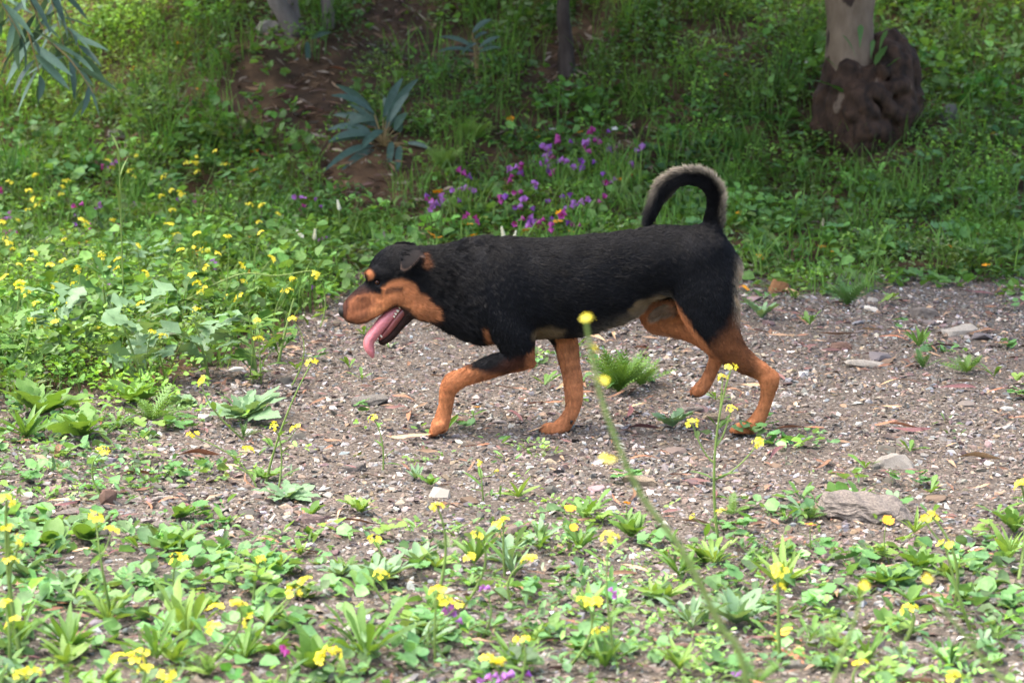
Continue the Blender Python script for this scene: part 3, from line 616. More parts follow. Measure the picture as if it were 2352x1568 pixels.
# ---- fur as hair strands
names = list(DP)
def flow_len(P):
    Fv = np.zeros_like(P); L = np.zeros(len(P)); lf = np.zeros(len(P)); W = np.zeros(len(P))
    for nm in names:
        ch, k, ln, lift, sg = DP[nm]
        b0, b1 = ch.box(.03); m = ((P > b0) & (P < b1)).all(1)
        if not m.any(): continue
        d, T = ch.eval(P[m, 0], P[m, 1], P[m, 2], True)
        i = np.minimum(T.astype(int), len(ch.P)-2); tg = ch.P[i+1, :3]-ch.P[i, :3]
        tg /= np.linalg.norm(tg, axis=1, keepdims=True)+1e-9
        wgt = np.exp(-np.maximum(d, -.01)/.010)
        Fv[m] += sg*tg*wgt[:, None]; L[m] += ln*wgt; lf[m] += lift*wgt; W[m] += wgt
    W = np.maximum(W, 1e-9)
    return Fv/W[:, None], L/W, lf/W
def build_fur(n_total):
    tri = np.concatenate([Q[:, [0, 1, 2]], Q[:, [0, 2, 3]]])
    a = V[tri[:, 1]]-V[tri[:, 0]]; b = V[tri[:, 2]]-V[tri[:, 0]]
    ar = np.linalg.norm(np.cross(a, b), axis=1)*.5
    cz = V[tri[:, 0]]
    dens = np.ones(len(tri)); dens[cz[:, 0] < Z2(560, 600)[0]] = 2.2
    tl = DP['tail'][0].eval(cz[:, 0], cz[:, 1], cz[:, 2]) < .012
    dens[tl] = 2.6
    p = ar*dens; p /= p.sum()
    t = rng.choice(len(tri), n_total, p=p)
    u = rng.random((n_total, 2)); fl = u.sum(1) > 1; u[fl] = 1-u[fl]
    bw = np.stack([1-u.sum(1), u[:, 0], u[:, 1]], 1)
    P = (V[tri[t]]*bw[:, :, None]).sum(1); N = (VN[tri[t]]*bw[:, :, None]).sum(1)
    N /= np.linalg.norm(N, axis=1, keepdims=True)
    C = (CC[tri[t]]*bw[:, :, None]).sum(1)
    Fv, L, lf = flow_len(P)
    zx, zy = to_plan(P)
    # no fur on nose tip, eye rim, inside of mouth
    e = np.minimum(np.linalg.norm(P-eyes[-1], axis=1), np.linalg.norm(P-eyes[1], axis=1))
    hx, hy = zx/.4737, (zy-371.4)/.4737
    jaw_in = (hx > 470) & (hx < 900) & (hy > 850) & ((hx+hy) < 1785)
    ok = (e > .013) & ~((hx < 215) & (hx > 50)) & ~jaw_in
    # gravity and side fall on the trunk
    Fv = Fv+np.array([0, 0, -.35])[None]*sstep(600, 900, zx)[:, None]*sstep(1900, 1700, zx)[:, None]
    Fv[:, 0] += .25*sstep(560, 640, zx)*sstep(900, 700, zx)
    Fv = Fv-N*(Fv*N).sum(1, keepdims=True); Fv /= np.linalg.norm(Fv, axis=1, keepdims=True)+1e-9
    # tufts
    tuft = np.stack([vnoise(P, 55, 21), vnoise(P, 55, 22), vnoise(P, 55, 23)], 1)*.16 + np.stack([vnoise(P, 170, 31), vnoise(P, 170, 32), vnoise(P, 170, 33)], 1)*.22
    neckw = sstep(520, 600, zx)*sstep(1000, 800, zx)*sstep(950, 850, zy)
    tuft *= (1+.7*neckw)[:, None]*sstep(.003, .016, L)[:, None]
    # tail: outer side long, inner short
    td, tT = DP['tail'][0].eval(P[:, 0], P[:, 1], P[:, 2], True)
    ontail = td < .012
    cen = np.array([Z2(1790, 290)[0], 0, Z2(1790, 290)[2]])
    outv = P-cen; outv[:, 1] = 0; outv /= np.linalg.norm(outv, axis=1, keepdims=True)
    outer = np.clip((outv*N).sum(1), -1, 1)
    tf = np.clip(tT/(len(DP['tail'][0].P)-1), 0, 1)
    L = np.where(ontail, .012+.020*sstep(-.1, .9, outer), L); lf = np.where(ontail, .32+.50*sstep(.0, .9, outer), lf)
    # belly / back-of-thigh fringe
    fringe = sstep(1200, 1300, zx)*sstep(1800, 1700, zx)*sstep(-.45, -.8, N[:, 2])
    L = L+.012*fringe
    fr2 = sstep(2000, 2040, zx)*sstep(900, 800, zy)*sstep(480, 560, zy); L = L+.012*fr2; lf = lf+.3*fr2
    onear = (np.minimum(np.abs(ear_sd(P[:, 0], P[:, 1], P[:, 2], -1)), np.abs(ear_sd(P[:, 0], P[:, 1], P[:, 2], 1))) < .004) & (np.abs(P[:, 1]) > .056)
    L = np.where(onear, .0035, L); lf = np.where(onear, .1, lf); Fv[onear] = np.array([-.2, 0, -1.]); tuft[onear] *= .1
    L *= rng.uniform(.65, 1.2, n_total)
    rnd = rng.normal(size=(n_total, 3))*.12
    d0 = Fv+N*lf[:, None]+tuft*.6+rnd; d0 /= np.linalg.norm(d0, axis=1, keepdims=True)
    d1 = Fv+N*(lf*.35)[:, None]+tuft+rnd*1.4+np.array([0, 0, -.12]); d1 /= np.linalg.norm(d1, axis=1, keepdims=True)
    d1 = np.where(ontail[:, None], .7*d0+.3*d1, d1)
    s = L[:, None]
    pts = np.stack([P-N*.0008, P+d0*s*.3, P+d0*s*.3+(d0*.45+d1*.55)*s*.35, P+d0*s*.3+(d0*.45+d1*.55)*s*.35+d1*s*.35], 1)
    cols = np.repeat(C[:, None, :], 4, 1)*rng.uniform(.8, 1.2, (n_total, 1, 1))
    tipw = rng.uniform(.25, 1.15, n_total)*(sstep(.5, .98, outer)*sstep(.18, .32, tf)*sstep(.92, .62, tf)*ontail + .55*sstep(.3, .8, outer)*ontail*(tf > .02)*(tf < .3) + .75*fr2 + .3*fringe)
    pale = np.array([.60, .52, .40])
    for k, f in enumerate((0, .0, .45, 1.1)):
        ww = np.clip(tipw*f, 0, 1)[:, None]; cols[:, k] = cols[:, k]*(1-ww)+pale*ww
    pts, cols, L = pts[ok], cols[ok], L[ok]
    n = len(pts)
    hc = bpy.data.hair_curves.new('dog_fur'); hc.add_curves([4]*n)
    hc.position_data.foreach_set('vector', (pts-dx0).astype(np.float32).ravel())
    ra = hc.attributes.get('radius') or hc.attributes.new('radius', 'FLOAT', 'POINT')
    base = np.where(L < .008, .00042, .00050)
    ra.data.foreach_set('value', (base[:, None]*np.array([1, .95, .7, .15])[None]).astype(np.float32).ravel())
    ca = hc.attributes.new('coat', 'FLOAT_COLOR', 'POINT')
    ca.data.foreach_set('color', np.concatenate([cols, np.ones((n, 4, 1))], 2).astype(np.float32).ravel())
    m = mat_simple('dog_hair', (0, 0, 0), rough=.33, spec=.16, attr='coat')
    hc.materials.append(m)
    return obj('fur', hc, dog)
fur = build_fur(200000)

# ---- face parts
def chain_mesh(name, rows, mats, seg=14, n=5, attrs=None):
    P = crom(rows, n); m = len(P); th = np.linspace(0, 2*np.pi, seg, endpoint=False); Vs = []
    for i in range(m):
        t = P[min(i+1, m-1), :3]-P[max(i-1, 0), :3]; t /= np.linalg.norm(t)
        side = np.array([0, 1., 0]); side -= t*(side@t); side /= np.linalg.norm(side); up = np.cross(t, side)
        Vs.append(P[i, :3]+np.cos(th)[:, None]*side*P[i, 4]+np.sin(th)[:, None]*up*P[i, 3])
    Vs = np.concatenate(Vs+[P[:1, :3], P[-1:, :3]])
    f = [[i*seg+k, i*seg+(k+1) % seg, (i+1)*seg+(k+1) % seg, (i+1)*seg+k] for i in range(m-1) for k in range(seg)]
    c = [[m*seg, (k+1) % seg, k] for k in range(seg)]+[[m*seg+1, (m-1)*seg+k, (m-1)*seg+(k+1) % seg] for k in range(seg)]
    return mesh_from(name, Vs-dx0, [np.array(f), np.array(c)], mats)
M_tongue = mat_simple('tongue_pink', (.52, .17, .19), rough=.32, spec=.5, noise=.18, nscale=120, bump=.25, sss=.25)
M_gum = mat_simple('gum', (.16, .04, .04), rough=.28, spec=.5, noise=.3, nscale=90)
M_tooth = mat_simple('tooth_ivory', (.72, .66, .52), rough=.3)
M_nose = mat_simple('nose_leather', (.009, .009, .010), rough=.4, spec=.3, noise=.3, nscale=400, bump=.5)
M_claw = mat_simple('claw_black', (.02, .018, .017), rough=.4)
tg = obj('tongue', chain_mesh('tongue', [hrow(820, 850, 26, -.004, .018), hrow(725, 905, 56, -.010, .022), hrow(620, 1005, 68, -.013, .024), hrow(535, 1105, 66, -.015, .025), hrow(468, 1195, 60, -.018, .025), hrow(458, 1265, 56, -.020, .024), hrow(482, 1330, 42, -.020, .021), hrow(503, 1384, 16, -.020, .011)], [M_tongue], 18, 6), dog)
tg['label'] = 'long pink tongue hanging out of the open mouth'
gm = obj('gum', chain_mesh('gum', [hrow(850, 860, 34, -.022, .011), hrow(790, 940, 36, -.026, .009), hrow(715, 1040, 34, -.025, .008), hrow(640, 1130, 32, -.021, .008), hrow(570, 1190, 22, -.016, .009)], [M_gum], 12, 5), dog)
for hx, hy, ln, r, dxx, dyy in [(600, 1172, 46, 13, -.75, -.65), (770, 905, 34, 16, -.8, -.6), (748, 935, 30, 14, -.8, -.6), (730, 962, 22, 11, -.8, -.6), (560, 1190, 22, 8, -.8, -.5), (790, 868, 26, 13, -.85, -.5)]:
    yy = -.032 if hx > 650 else -.024
    obj('tooth', chain_mesh('tooth', [hrow(hx, hy, r, yy, .0035), hrow(hx+dxx*ln*.6, hy+dyy*ln*.6, r*.75, yy, .0028), hrow(hx+dxx*ln, hy+dyy*ln, r*.15, yy, .0006)], [M_tooth], 8, 3), dog)
# nose leather with nostrils
def nose_mesh():
    th = np.linspace(0, np.pi, 15); ph = np.linspace(0, 2*np.pi, 24, endpoint=False); c = np.array(Z2(*H2Z(205, 905), 0))
    Vs = []
    for t in th:
        for p in ph:
            d = np.array([-np.cos(t), np.sin(t)*np.cos(p), np.sin(t)*np.sin(p)])
            r = np.array([.0185, .0215, .0225])
            q = d*r*(1-.12*max(0, -d[2]))
            for s in (-1, 1):
                nd = np.linalg.norm((d-np.array([-.62, s*.62, -.10])/1.0)*np.array([1, 1.2, .8])); q *= 1-.22*math.exp(-(nd/.22)**2)
            if abs(d[1]) < .1: q *= 1-.05*(d[0] < -.2)
            a = .42; q = np.array([q[0]*math.cos(a)-q[2]*math.sin(a), q[1], q[0]*math.sin(a)+q[2]*math.cos(a)])
            Vs.append(c+q-dx0)
    f = [[i*24+k, i*24+(k+1) % 24, (i+1)*24+(k+1) % 24, (i+1)*24+k] for i in range(14) for k in range(24)]
    return mesh_from('nose', Vs, [np.array(f)], [M_nose])
obj('nose', nose_mesh(), dog)
def m_eye():
    m = bpy.data.materials.new('eye_brown'); m.use_nodes = True; N, L = m.node_tree.nodes, m.node_tree.links
    b = N['Principled BSDF']; b.inputs['Roughness'].default_value = .12; b.inputs['Specular IOR Level'].default_value = .3
    tc = N.new('ShaderNodeTexCoord'); sp = N.new('ShaderNodeVectorMath'); sp.operation = 'LENGTH'
    mp = N.new('ShaderNodeMapping'); mp.inputs['Scale'].default_value = (1, 0, 1)
    L.new(tc.outputs['Object'], mp.inputs[0]); L.new(mp.outputs[0], sp.inputs[0])
    cr = N.new('ShaderNodeValToRGB'); cr.color_ramp.interpolation = 'EASE'
    mr = N.new('ShaderNodeMapRange'); mr.inputs[2].default_value = .009; L.new(sp.outputs['Value'], mr.inputs[0]); L.new(mr.outputs[0], cr.inputs[0])
    e = cr.color_ramp.elements; e[0].position = 0; e[0].color = (.004, .003, .003, 1); e[1].position = 1; e[1].color = (.03, .02, .018, 1)
    for p, c in ((.30, (.004, .003, .003, 1)), (.38, (.05, .016, .007, 1)), (.66, (.035, .011, .005, 1)), (.76, (.02, .01, .008, 1))):
        x = e.new(p); x.color = c
    L.new(cr.outputs[0], b.inputs['Base Color']); return m
M_eye = m_eye()
th = np.linspace(0, np.pi, 15); ph = np.linspace(0, 2*np.pi, 24, endpoint=False)
ev = np.array([[.0085*np.sin(t)*np.cos(p), .0085*np.cos(t), .0085*np.sin(t)*np.sin(p)] for t in th for p in ph])
ef = np.array([[i*24+k, i*24+(k+1) % 24, (i+1)*24+(k+1) % 24, (i+1)*24+k] for i in range(14) for k in range(24)])
eme = mesh_from('eye', ev, [ef], [M_eye])
for s, e in eyes.items(): obj('eye', eme, dog, e-dx0+np.array([0, -s*.0046, 0]))
# claws
def claw(zx, zy, Y, dx, dy, ln=20, r=9):
    obj('claw', chain_mesh('claw', [zrow(zx, zy, r, Y, .0042), zrow(zx+dx*ln*.6, zy+dy*ln*.6, r*.75, Y, .0034), zrow(zx+dx*ln, zy+dy*ln+3, r*.2, Y, .0008)], [M_claw], 8, 3), dog)
for f in (-1.5, -.5, .5, 1.5):
    claw(2032, 1398, -.030+f*.0125, -.8, .55); claw(1092, 1400, .020+f*.0125, -.8, .55)
    claw(545, 1408, -.048+f*.012, -.5, .8, 16); claw(1828, 1212, .042+f*.011, -.7, .7, 16)
claw(1222, 1338, .004, -.3, .95, 16, 8)
# ================================================================== LEAF AND FLOWER SHAPES
def G(r, g, b): return np.array([r, g, b])
def m_leaf(name, c, trans=.3, rough=.5, noise=.22, nscale=40): return mat_simple(name, c, rough=rough, spec=.35, trans=trans, noise=noise, nscale=nscale)
ML = {'fresh': m_leaf('leaf_fresh', (.12, .235, .05)), 'lime': m_leaf('leaf_lime', (.19, .31, .07)), 'blue': m_leaf('leaf_blue_green', (.16, .27, .14), .22), 'mid': m_leaf('leaf_mid', (.075, .17, .045)), 'mallow': m_leaf('leaf_mallow', (.115, .26, .085)),
      'glauc': m_leaf('leaf_glaucous', (.06, .11, .09), .15, .45), 'glauc_pale': m_leaf('leaf_glaucous_pale', (.13, .22, .16), .2, .4), 'stem': m_leaf('stem_green', (.16, .24, .06), .1), 'stem_dry': m_leaf('stem_dry', (.30, .22, .10), .1), 'olive': m_leaf('leaf_olive', (.10, .15, .05))}
M_yel = mat_simple('petal_yellow', (.82, .74, .07), rough=.6, trans=.3, noise=.12, nscale=60)
M_ora = mat_simple('petal_orange', (.85, .38, .012), rough=.6, trans=.25, noise=.12, nscale=60)
M_pur = [mat_simple('petal_violet', (.20, .05, .36), rough=.6, trans=.3, noise=.2), mat_simple('petal_magenta', (.34, .04, .26), rough=.6, trans=.3, noise=.2), mat_simple('petal_lilac', (.36, .14, .50), rough=.6, trans=.3, noise=.2)]
M_whi = mat_simple('petal_white', (.76, .76, .72), rough=.6, trans=.25)
M_seed = mat_simple('flower_centre', (.30, .22, .03), rough=.8)
def blade(wfun, n=9, arch=.25, fold=.25, wav=0.0, seed=0, side_drop=0.0):
    V, F = [], []
    for i in range(n):
        t = i/(n-1); w_ = wfun(t); z = .12*t-arch*t*t*1.0
        V += [(-w_, t, z+fold*w_+wav*math.sin(t*19+seed)*w_-side_drop*w_*w_), (0, t, z), (w_, t, z+fold*w_+wav*math.sin(t*17+seed+2)*w_-side_drop*w_*w_)]
    for i in range(n-1):
        b = i*3; F += [(b, b+1, b+4), (b, b+4, b+3), (b+1, b+2, b+5), (b+1, b+5, b+4)]
    return np.array(V), np.array(F)
def lance(t): return .11*math.sin(math.pi*min(1, t**.85))**.8+.004
def spat(t): return .19*(t**1.4)*math.sqrt(max(0, 1-t**5))+.018+.0*t
def lobed(t): return (.20*math.sin(math.pi*min(1, t**1.15))**.8*(.42+.58*abs(math.sin(t*13)))+.012)
def lyrate(t): return (.10+.26*sstep(.35, .72, t))*math.sqrt(max(0, 1-t**6))*(.25+.75*abs(math.sin(t*9.5+.4)))*(t > .06)+.012
def narrow(t): return .055*math.sin(math.pi*min(1, t**.8))**.8+.003
def oval(t): return .30*math.sin(math.pi*min(1, t**.9))**.65+.004
def ferny(n=9):
    V, F = [], []
    for i in range(n):
        t = (i+1)/n; ln = .34*math.sin(math.pi*t**.8)+.05
        for s in (-1, 1):
            for q, (l2, a) in enumerate(((1, .6), (.6, 1.1))):
                b = len(V); c = np.array([0, t*.95, .1*t-.2*t*t]); d = np.array([s*math.sin(a), math.cos(a), -.15+.1*q]); p = np.array([-d[1], d[0], 0])*.018
                V += [tuple(c-p), tuple(c+p), tuple(c+d*ln*l2)]; F += [(b, b+1, b+2)]
    b = len(V); V += [(-.012, 0, 0), (.012, 0, 0), (0, 1, -.1)]; F += [(b, b+1, b+2)]
    return np.array(V), np.array(F)
def round_leaf(lobes=5, depth=.14, n=20, cup=.18, petiole=True, seed=0):
    r = np.random.default_rng(seed); V = [(0, 0, 0)]; F = []
    for k in range(n):
        a = -math.pi/2+2*math.pi*k/n; rr = (1+depth*math.cos(lobes*(a+math.pi/2)+math.pi))*(.52 if k == 0 else 1)*r.uniform(.94, 1.06)
        V.append((.5*rr*math.cos(a), .5*rr*math.sin(a), cup*.5*rr+.05*math.cos(lobes*a*2)*.5))
    for k in range(n): F.append((0, 1+k, 1+(k+1) % n))
    if petiole:
        b = len(V); V += [(-.02, 0, 0), (.02, 0, 0), (.0, -.35, -.9)]; F.append((b, b+1, b+2))
    return np.array(V), np.array(F)
_lm = {}
def LM(shape, mat, var):
    key = (shape, mat, var)
    if key not in _lm:
        r = np.random.default_rng(hash((len(shape), var)) % 1000+var); ar = .1+.28*var/4
        sh = {'lance': lambda: blade(lance, 8, ar), 'spat': lambda: blade(spat, 9, ar, .2, .1, var), 'lobed': lambda: blade(lobed, 21, ar, .15, .12, var), 'lyrate': lambda: blade(lyrate, 22, ar, .12, .12, var), 'narrow': lambda: blade(narrow, 7, ar+.1),
              'oval': lambda: blade(oval, 9, ar*.6, .2, .06, var), 'ferny': ferny, 'round': lambda: round_leaf(5, .10, 20, .16, True, var), 'mallow': lambda: round_leaf(5, .16, 22, .22, True, var+9), 'clover': lambda: round_leaf(3, .26, 18, .1, True, var+20)}[shape]
        v, f = sh(); _lm[key] = mesh_from('leaf', v, [f], [ML[mat]], True)
    return _lm[key]
def add_leaf(root, shape, mat, base, yaw, pitch, size, roll=0.0, name='leaf', wscale=1.0):
    """base relative to the root; the leaf runs along +Y before turning"""
    return obj(name, LM(shape, mat, int(rng.integers(4))), root, base, (pitch, roll, yaw), (size*wscale, size, size))
def tube_mesh(name, paths, mat, sides=5):
    Vs, Fs, off = [], [], 0
    for pts, r0, r1 in paths:
        pts = np.asarray(pts, float); m = len(pts); th = np.linspace(0, 2*np.pi, sides, endpoint=False)
        for i in range(m):
            t = pts[min(i+1, m-1)]-pts[max(i-1, 0)]; t /= np.linalg.norm(t)+1e-9
            a = np.cross(t, [0.3, 1, 0.1]); a /= np.linalg.norm(a)+1e-9; b = np.cross(t, a); r = r0+(r1-r0)*i/(m-1)
            Vs.append(pts[i]+(np.cos(th)[:, None]*a+np.sin(th)[:, None]*b)*r)
        Fs += [[off+i*sides+k, off+i*sides+(k+1) % sides, off+(i+1)*sides+(k+1) % sides, off+(i+1)*sides+k] for i in range(m-1) for k in range(sides)]
        off += m*sides
    return mesh_from(name, np.concatenate(Vs), [np.array(Fs)], [mat], True)
def bez(a, b, bend, n=8):
    a, b = np.asarray(a, float), np.asarray(b, float); c = (a+b)/2+np.asarray(bend); t = np.linspace(0, 1, n)[:, None]
    return (1-t)**2*a+2*t*(1-t)*c+t*t*b
def petal_fan(npet, r, w, cup, mat_i=0, jit=0.1, seed=0):
    rr = np.random.default_rng(seed); V, F, M = [], [], []
    for k in range(npet):
        a = 2*math.pi*k/npet+rr.normal(0, jit); d = np.array([math.cos(a), math.sin(a), 0]); p = np.array([-d[1], d[0], 0]); c = cup+rr.normal(0, .12); b = len(V)
        for q, ww in ((.12, .25), (.6, 1), (.95, .75)):
            z = c*q*r*(1.2-.5*q); V += [tuple(d*r*q-p*w*ww*r+[0, 0, z]), tuple(d*r*q+p*w*ww*r+[0, 0, z])]
        F += [(b, b+1, b+3), (b, b+3, b+2), (b+2, b+3, b+5), (b+2, b+5, b+4)]
    return np.array(V), np.array(F)
def cluster_mesh(seed, nflow=8, dome=.5, r=.30, droop=.2):
    """head of four-petalled yellow flowers, unit radius"""
    rr = np.random.default_rng(seed); Vs, Fs, off = [], [], 0
    for k in range(nflow):
        th = 2*math.pi*k/nflow*1.0+rr.normal(0, .3); el = rr.uniform(.1, 1.35); rad = rr.uniform(.45, .75)
        c = np.array([math.cos(th)*math.cos(el), math.sin(th)*math.cos(el), math.sin(el)*dome])*rad
        v, f = petal_fan(4, r*rr.uniform(.8, 1.15), .42, .45, seed=seed*31+k)
        Rm = rot_zyx(np.array([th-math.pi/2]), np.array([-(math.pi/2-el)*.8+rr.normal(0, .2)]), np.array([rr.normal(0, .3)]))[0]
        Vs.append(v@Rm.T+c); Fs.append(f+off); off += len(v)
    return np.concatenate(Vs), np.concatenate(Fs)
FLY = [mesh_from('flower_head', *[(v, [f]) for v, f in [cluster_mesh(s, 6+s % 4)]][0], [M_yel], True) for s in range(6)]
def daisy(seed):
    v, f = petal_fan(13, 1.0, .20, .25, seed=seed); return v, f
FLO = []
for s in range(3):
    v, f = daisy(s); n0 = len(v); th = np.linspace(0, 2*np.pi, 8, endpoint=False)
    v = np.concatenate([v, [[0, 0, .22]], np.stack([.32*np.cos(th), .32*np.sin(th), np.full(8, .08)], 1)]); f2 = np.array([(n0, n0+1+k, n0+1+(k+1) % 8) for k in range(8)])
    FLO.append(mesh_from('flower_head', v, [np.concatenate([f, f2])], [M_ora], True))
def funnel(seed, nf):
    rr = np.random.default_rng(seed); Vs, Fs, off = [], [], 0
    for k in range(nf):
        th = np.linspace(0, 2*np.pi, 10, endpoint=False); V = []
        for z, r in ((0, .08), (.45, .22), (.85, .42), (1.0, .56)):
            rad = r*(1+(.16*np.cos(5*th) if z > .8 else 0)); V.append(np.stack([rad*np.cos(th), rad*np.sin(th), np.full(10, z)+(.12*np.cos(th) if z > .5 else 0)], 1))
        V = np.concatenate(V)*.62; F = []
        for i in range(3):
            for q in range(10): a, b = i*10+q, i*10+(q+1) % 10; F += [(a, b, b+10), (a, b+10, a+10)]
        Rm = rot_zyx(rr.uniform(0, 6.3, 1), -rr.uniform(.5, 1.5, 1), rr.normal(0, .2, 1))[0]
        Vs.append(V@Rm.T+rr.normal(0, .22, 3)*(nf > 1)); Fs.append(np.array(F)+off); off += len(V)
    return np.concatenate(Vs), np.concatenate(Fs)
FLP = [mesh_from('flower', *[(v, [f]) for v, f in [funnel(s, 1+s % 3)]][0], [M_pur[s % 3 if s < 9 else 0]], True) for s in range(9)]
def white_spike(seed):
    rr = np.random.default_rng(seed); Vs, Fs, off = [], [], 0
    for k in range(26):
        t = k/26; v, f = petal_fan(4, .30*(1-.55*t), .42, .5, seed=seed+k); a = k*2.4
        Rm = rot_zyx(np.array([a]), np.array([-1.2]), np.array([0.]))[0]; c = np.array([-math.sin(a)*.22*(1-.6*t)*-1, math.cos(a)*.22*(1-.6*t)*-1, t*1.3])
        Vs.append(v@Rm.T+c); Fs.append(f+off); off += len(v)
    return np.concatenate(Vs), np.concatenate(Fs)
FLW = [mesh_from('flower_spike', *[(v, [f]) for v, f in [white_spike(s)]][0], [M_whi], True) for s in range(2)]
FLS = [mesh_from('flower', *[(v, [f]) for v, f in [petal_fan(5, 1, .36, .3, seed=s)]][0], [M_whi], True) for s in range(2)]
NUM = ['no', 'one', 'two', 'three', 'four', 'five', 'six', 'seven', 'eight']

# ------------------------------------------------------------------ verge: grass and ground cover (nobody could count it)
M_grass = mat_simple('verge_green', (0, 0, 0), rough=.55, spec=.3, trans=.35, attr='tint', noise=.3, nscale=70)
def verge_pts(n, x0=-4.6, x1=4.6, y0=.2, y1=10.5, bare=.93, keep_gravel=.0):
    x = rng.uniform(x0, x1, n); y = rng.uniform(y0, y1, n); half = .35+(y+7)*.22
    v = verge_w(x, y); k = ((np.abs(x) < half) | ((np.abs(x) < half+1.1) & (rng.random(n) < .5))) & (rng.random(n) < np.maximum(v, keep_gravel)) & (rng.random(n) > bare*bare_w(x, y)); return x[k], y[k]
def greens(n, x, y, base, var=.22):
    p = np.stack([x, y], 1); a = .5+.5*vnoise(p, 2.3, 41); b = vnoise(p, 7, 42)
    c = np.asarray(base)[None]*(1+var*b[:, None]); c = c*(1+np.stack([.45*(a-.4), .12*(a-.4), .1*a], 1)); return c*rng.uniform(.65, 1.35, (n, 1))
def grass_mesh(name, x, y, h, wd, C, lean=.5):
    n = len(x); P = np.stack([x, y, height(x, y)-.005], 1); a = rng.uniform(0, 6.3, n); ld = np.stack([np.cos(a), np.sin(a), np.zeros(n)], 1)*(rng.uniform(.05, lean, n)*h)[:, None]
    fa = rng.uniform(0, 6.3, n); sd_ = np.stack([np.cos(fa), np.sin(fa), np.zeros(n)], 1)*wd[:, None]
    Vs = []
    for t, q in ((0, .8), (.4, 1), (.75, .7)):
        c = P+np.array([0, 0, 1.])*(h*t*(1-.12*t))[:, None]+ld*t*t; Vs += [c-sd_*q, c+sd_*q]
    Vs.append(P+np.array([0, 0, 1.])*(h*.88)[:, None]+ld)
    V = np.stack(Vs, 1).reshape(-1, 3); b = np.arange(n)*7
    q = np.concatenate([np.stack([b, b+1, b+3, b+2], 1), np.stack([b+2, b+3, b+5, b+4], 1)]); t = np.stack([b+4, b+5, b+6], 1)
    return mesh_from(name, V, [q, t], [M_grass], True, {'tint': np.repeat(C, 7, 0)})
def tufts(nc, per, x0=-4.6, x1=4.6, y0=.2, y1=10.5, spread=.05):
    cx, cy = verge_pts(nc, x0, x1, y0, y1); k = rng.integers(per//2, per*3//2, len(cx)); i = np.repeat(np.arange(len(cx)), k)
    return cx[i]+rng.normal(0, spread, len(i)), cy[i]+rng.normal(0, spread, len(i)), i, len(cx)
x, y, i, nc = tufts(3300, 16); n = len(x)
hc = rng.uniform(.07, .24, nc)*(1+.5*sstep(3.6, 6, y[np.searchsorted(i, np.arange(nc))])); tc_ = rng.uniform(.6, 1.35, (nc, 1))*np.array([1, 1, 1])+rng.normal(0, .08, (nc, 3))
h = hc[i]*rng.uniform(.55, 1.15, n)+.05*sstep(-.5, -1.3, x)*sstep(4.5, 3.5, y)
g = obj('verge_grass', grass_mesh('verge_grass', x, y, h, rng.uniform(.0016, .0042, n), np.clip(np.array([.105, .215, .04])*tc_[i]*rng.uniform(.75, 1.25, (n, 1)), .01, 1), .7)); g['kind'] = 'stuff'; g['label'] = 'green grass blades growing all over the verge and bank'; g['category'] = 'grass'
def flat_leaf(n, asp, seed):
    r = np.random.default_rng(seed); a = np.linspace(0, 2*np.pi, n, endpoint=False)-math.pi/2; rr = r.uniform(.85, 1.1, n)
    V = np.stack([.5*asp*np.cos(a)*rr, .5*np.sin(a)*rr+.5, .12*np.abs(np.cos(a))+.10*np.sin(a*2+seed)*.5], 1); return V, np.array([(0, k, k+1) for k in range(1, n-1)])
SPEC = [([flat_leaf(6, .95, 1), flat_leaf(7, .9, 2)], .050, (.118, .24, .062)), ([flat_leaf(6, .55, 3), flat_leaf(5, .6, 5)], .026, (.16, .30, .055)), ([flat_leaf(6, .32, 6), flat_leaf(5, .25, 7)], .050, (.10, .19, .045)), ([flat_leaf(6, .7, 8), flat_leaf(6, .5, 9)], .034, (.085, .185, .05)), ([flat_leaf(5, .3, 10), flat_leaf(5, .4, 11)], .028, (.13, .19, .085))]
def clumps(cx, cy, Rc, Hc, per_area, lift=0.0):
    """leaf clumps as domes; returns list per species of (P, Rm, S, C)"""
    sp = rng.integers(0, 5, len(cx)); bias = vnoise(np.stack([cx, cy], 1), 1.6, 90); sp = np.where((bias > .35) & (rng.random(len(cx)) < .7), 0, np.where((bias < -.35) & (rng.random(len(cx)) < .6), 1, sp)); out = []
    for k in range(5):
        m = np.where(sp == k)[0]
        if not len(m): continue
        L0 = SPEC[k][1]; cnt = np.clip((per_area*Rc[m]**2/(L0*L0)).astype(int), 4, 260); i = np.repeat(m, cnt); n = len(i)
        a = rng.uniform(0, 6.3, n); q = np.sqrt(rng.random(n)); zz = np.sqrt(np.clip(1-q*q*.9, 0, 1))*rng.uniform(.25, 1.05, n)**.6
        px_, py_ = cx[i]+np.cos(a)*q*Rc[i], cy[i]+np.sin(a)*q*Rc[i]; P = np.stack([px_, py_, height(px_, py_)+lift+Hc[i]*zz], 1)
        Rm = rot_zyx(a-math.pi/2+rng.normal(0, .9, n), rng.normal(.15, .4, n)-q*.5*0, rng.normal(0, .4, n)); tint = rng.lognormal(0, .34, (len(cx), 1))+rng.normal(0, .07, (len(cx), 3))
        out.append((SPEC[k][0], P, Rm, L0*rng.uniform(.6, 1.35, n), np.clip(np.array(SPEC[k][2])*tint[i]*rng.uniform(.8, 1.2, (n, 1)), .008, 1)))
    return out
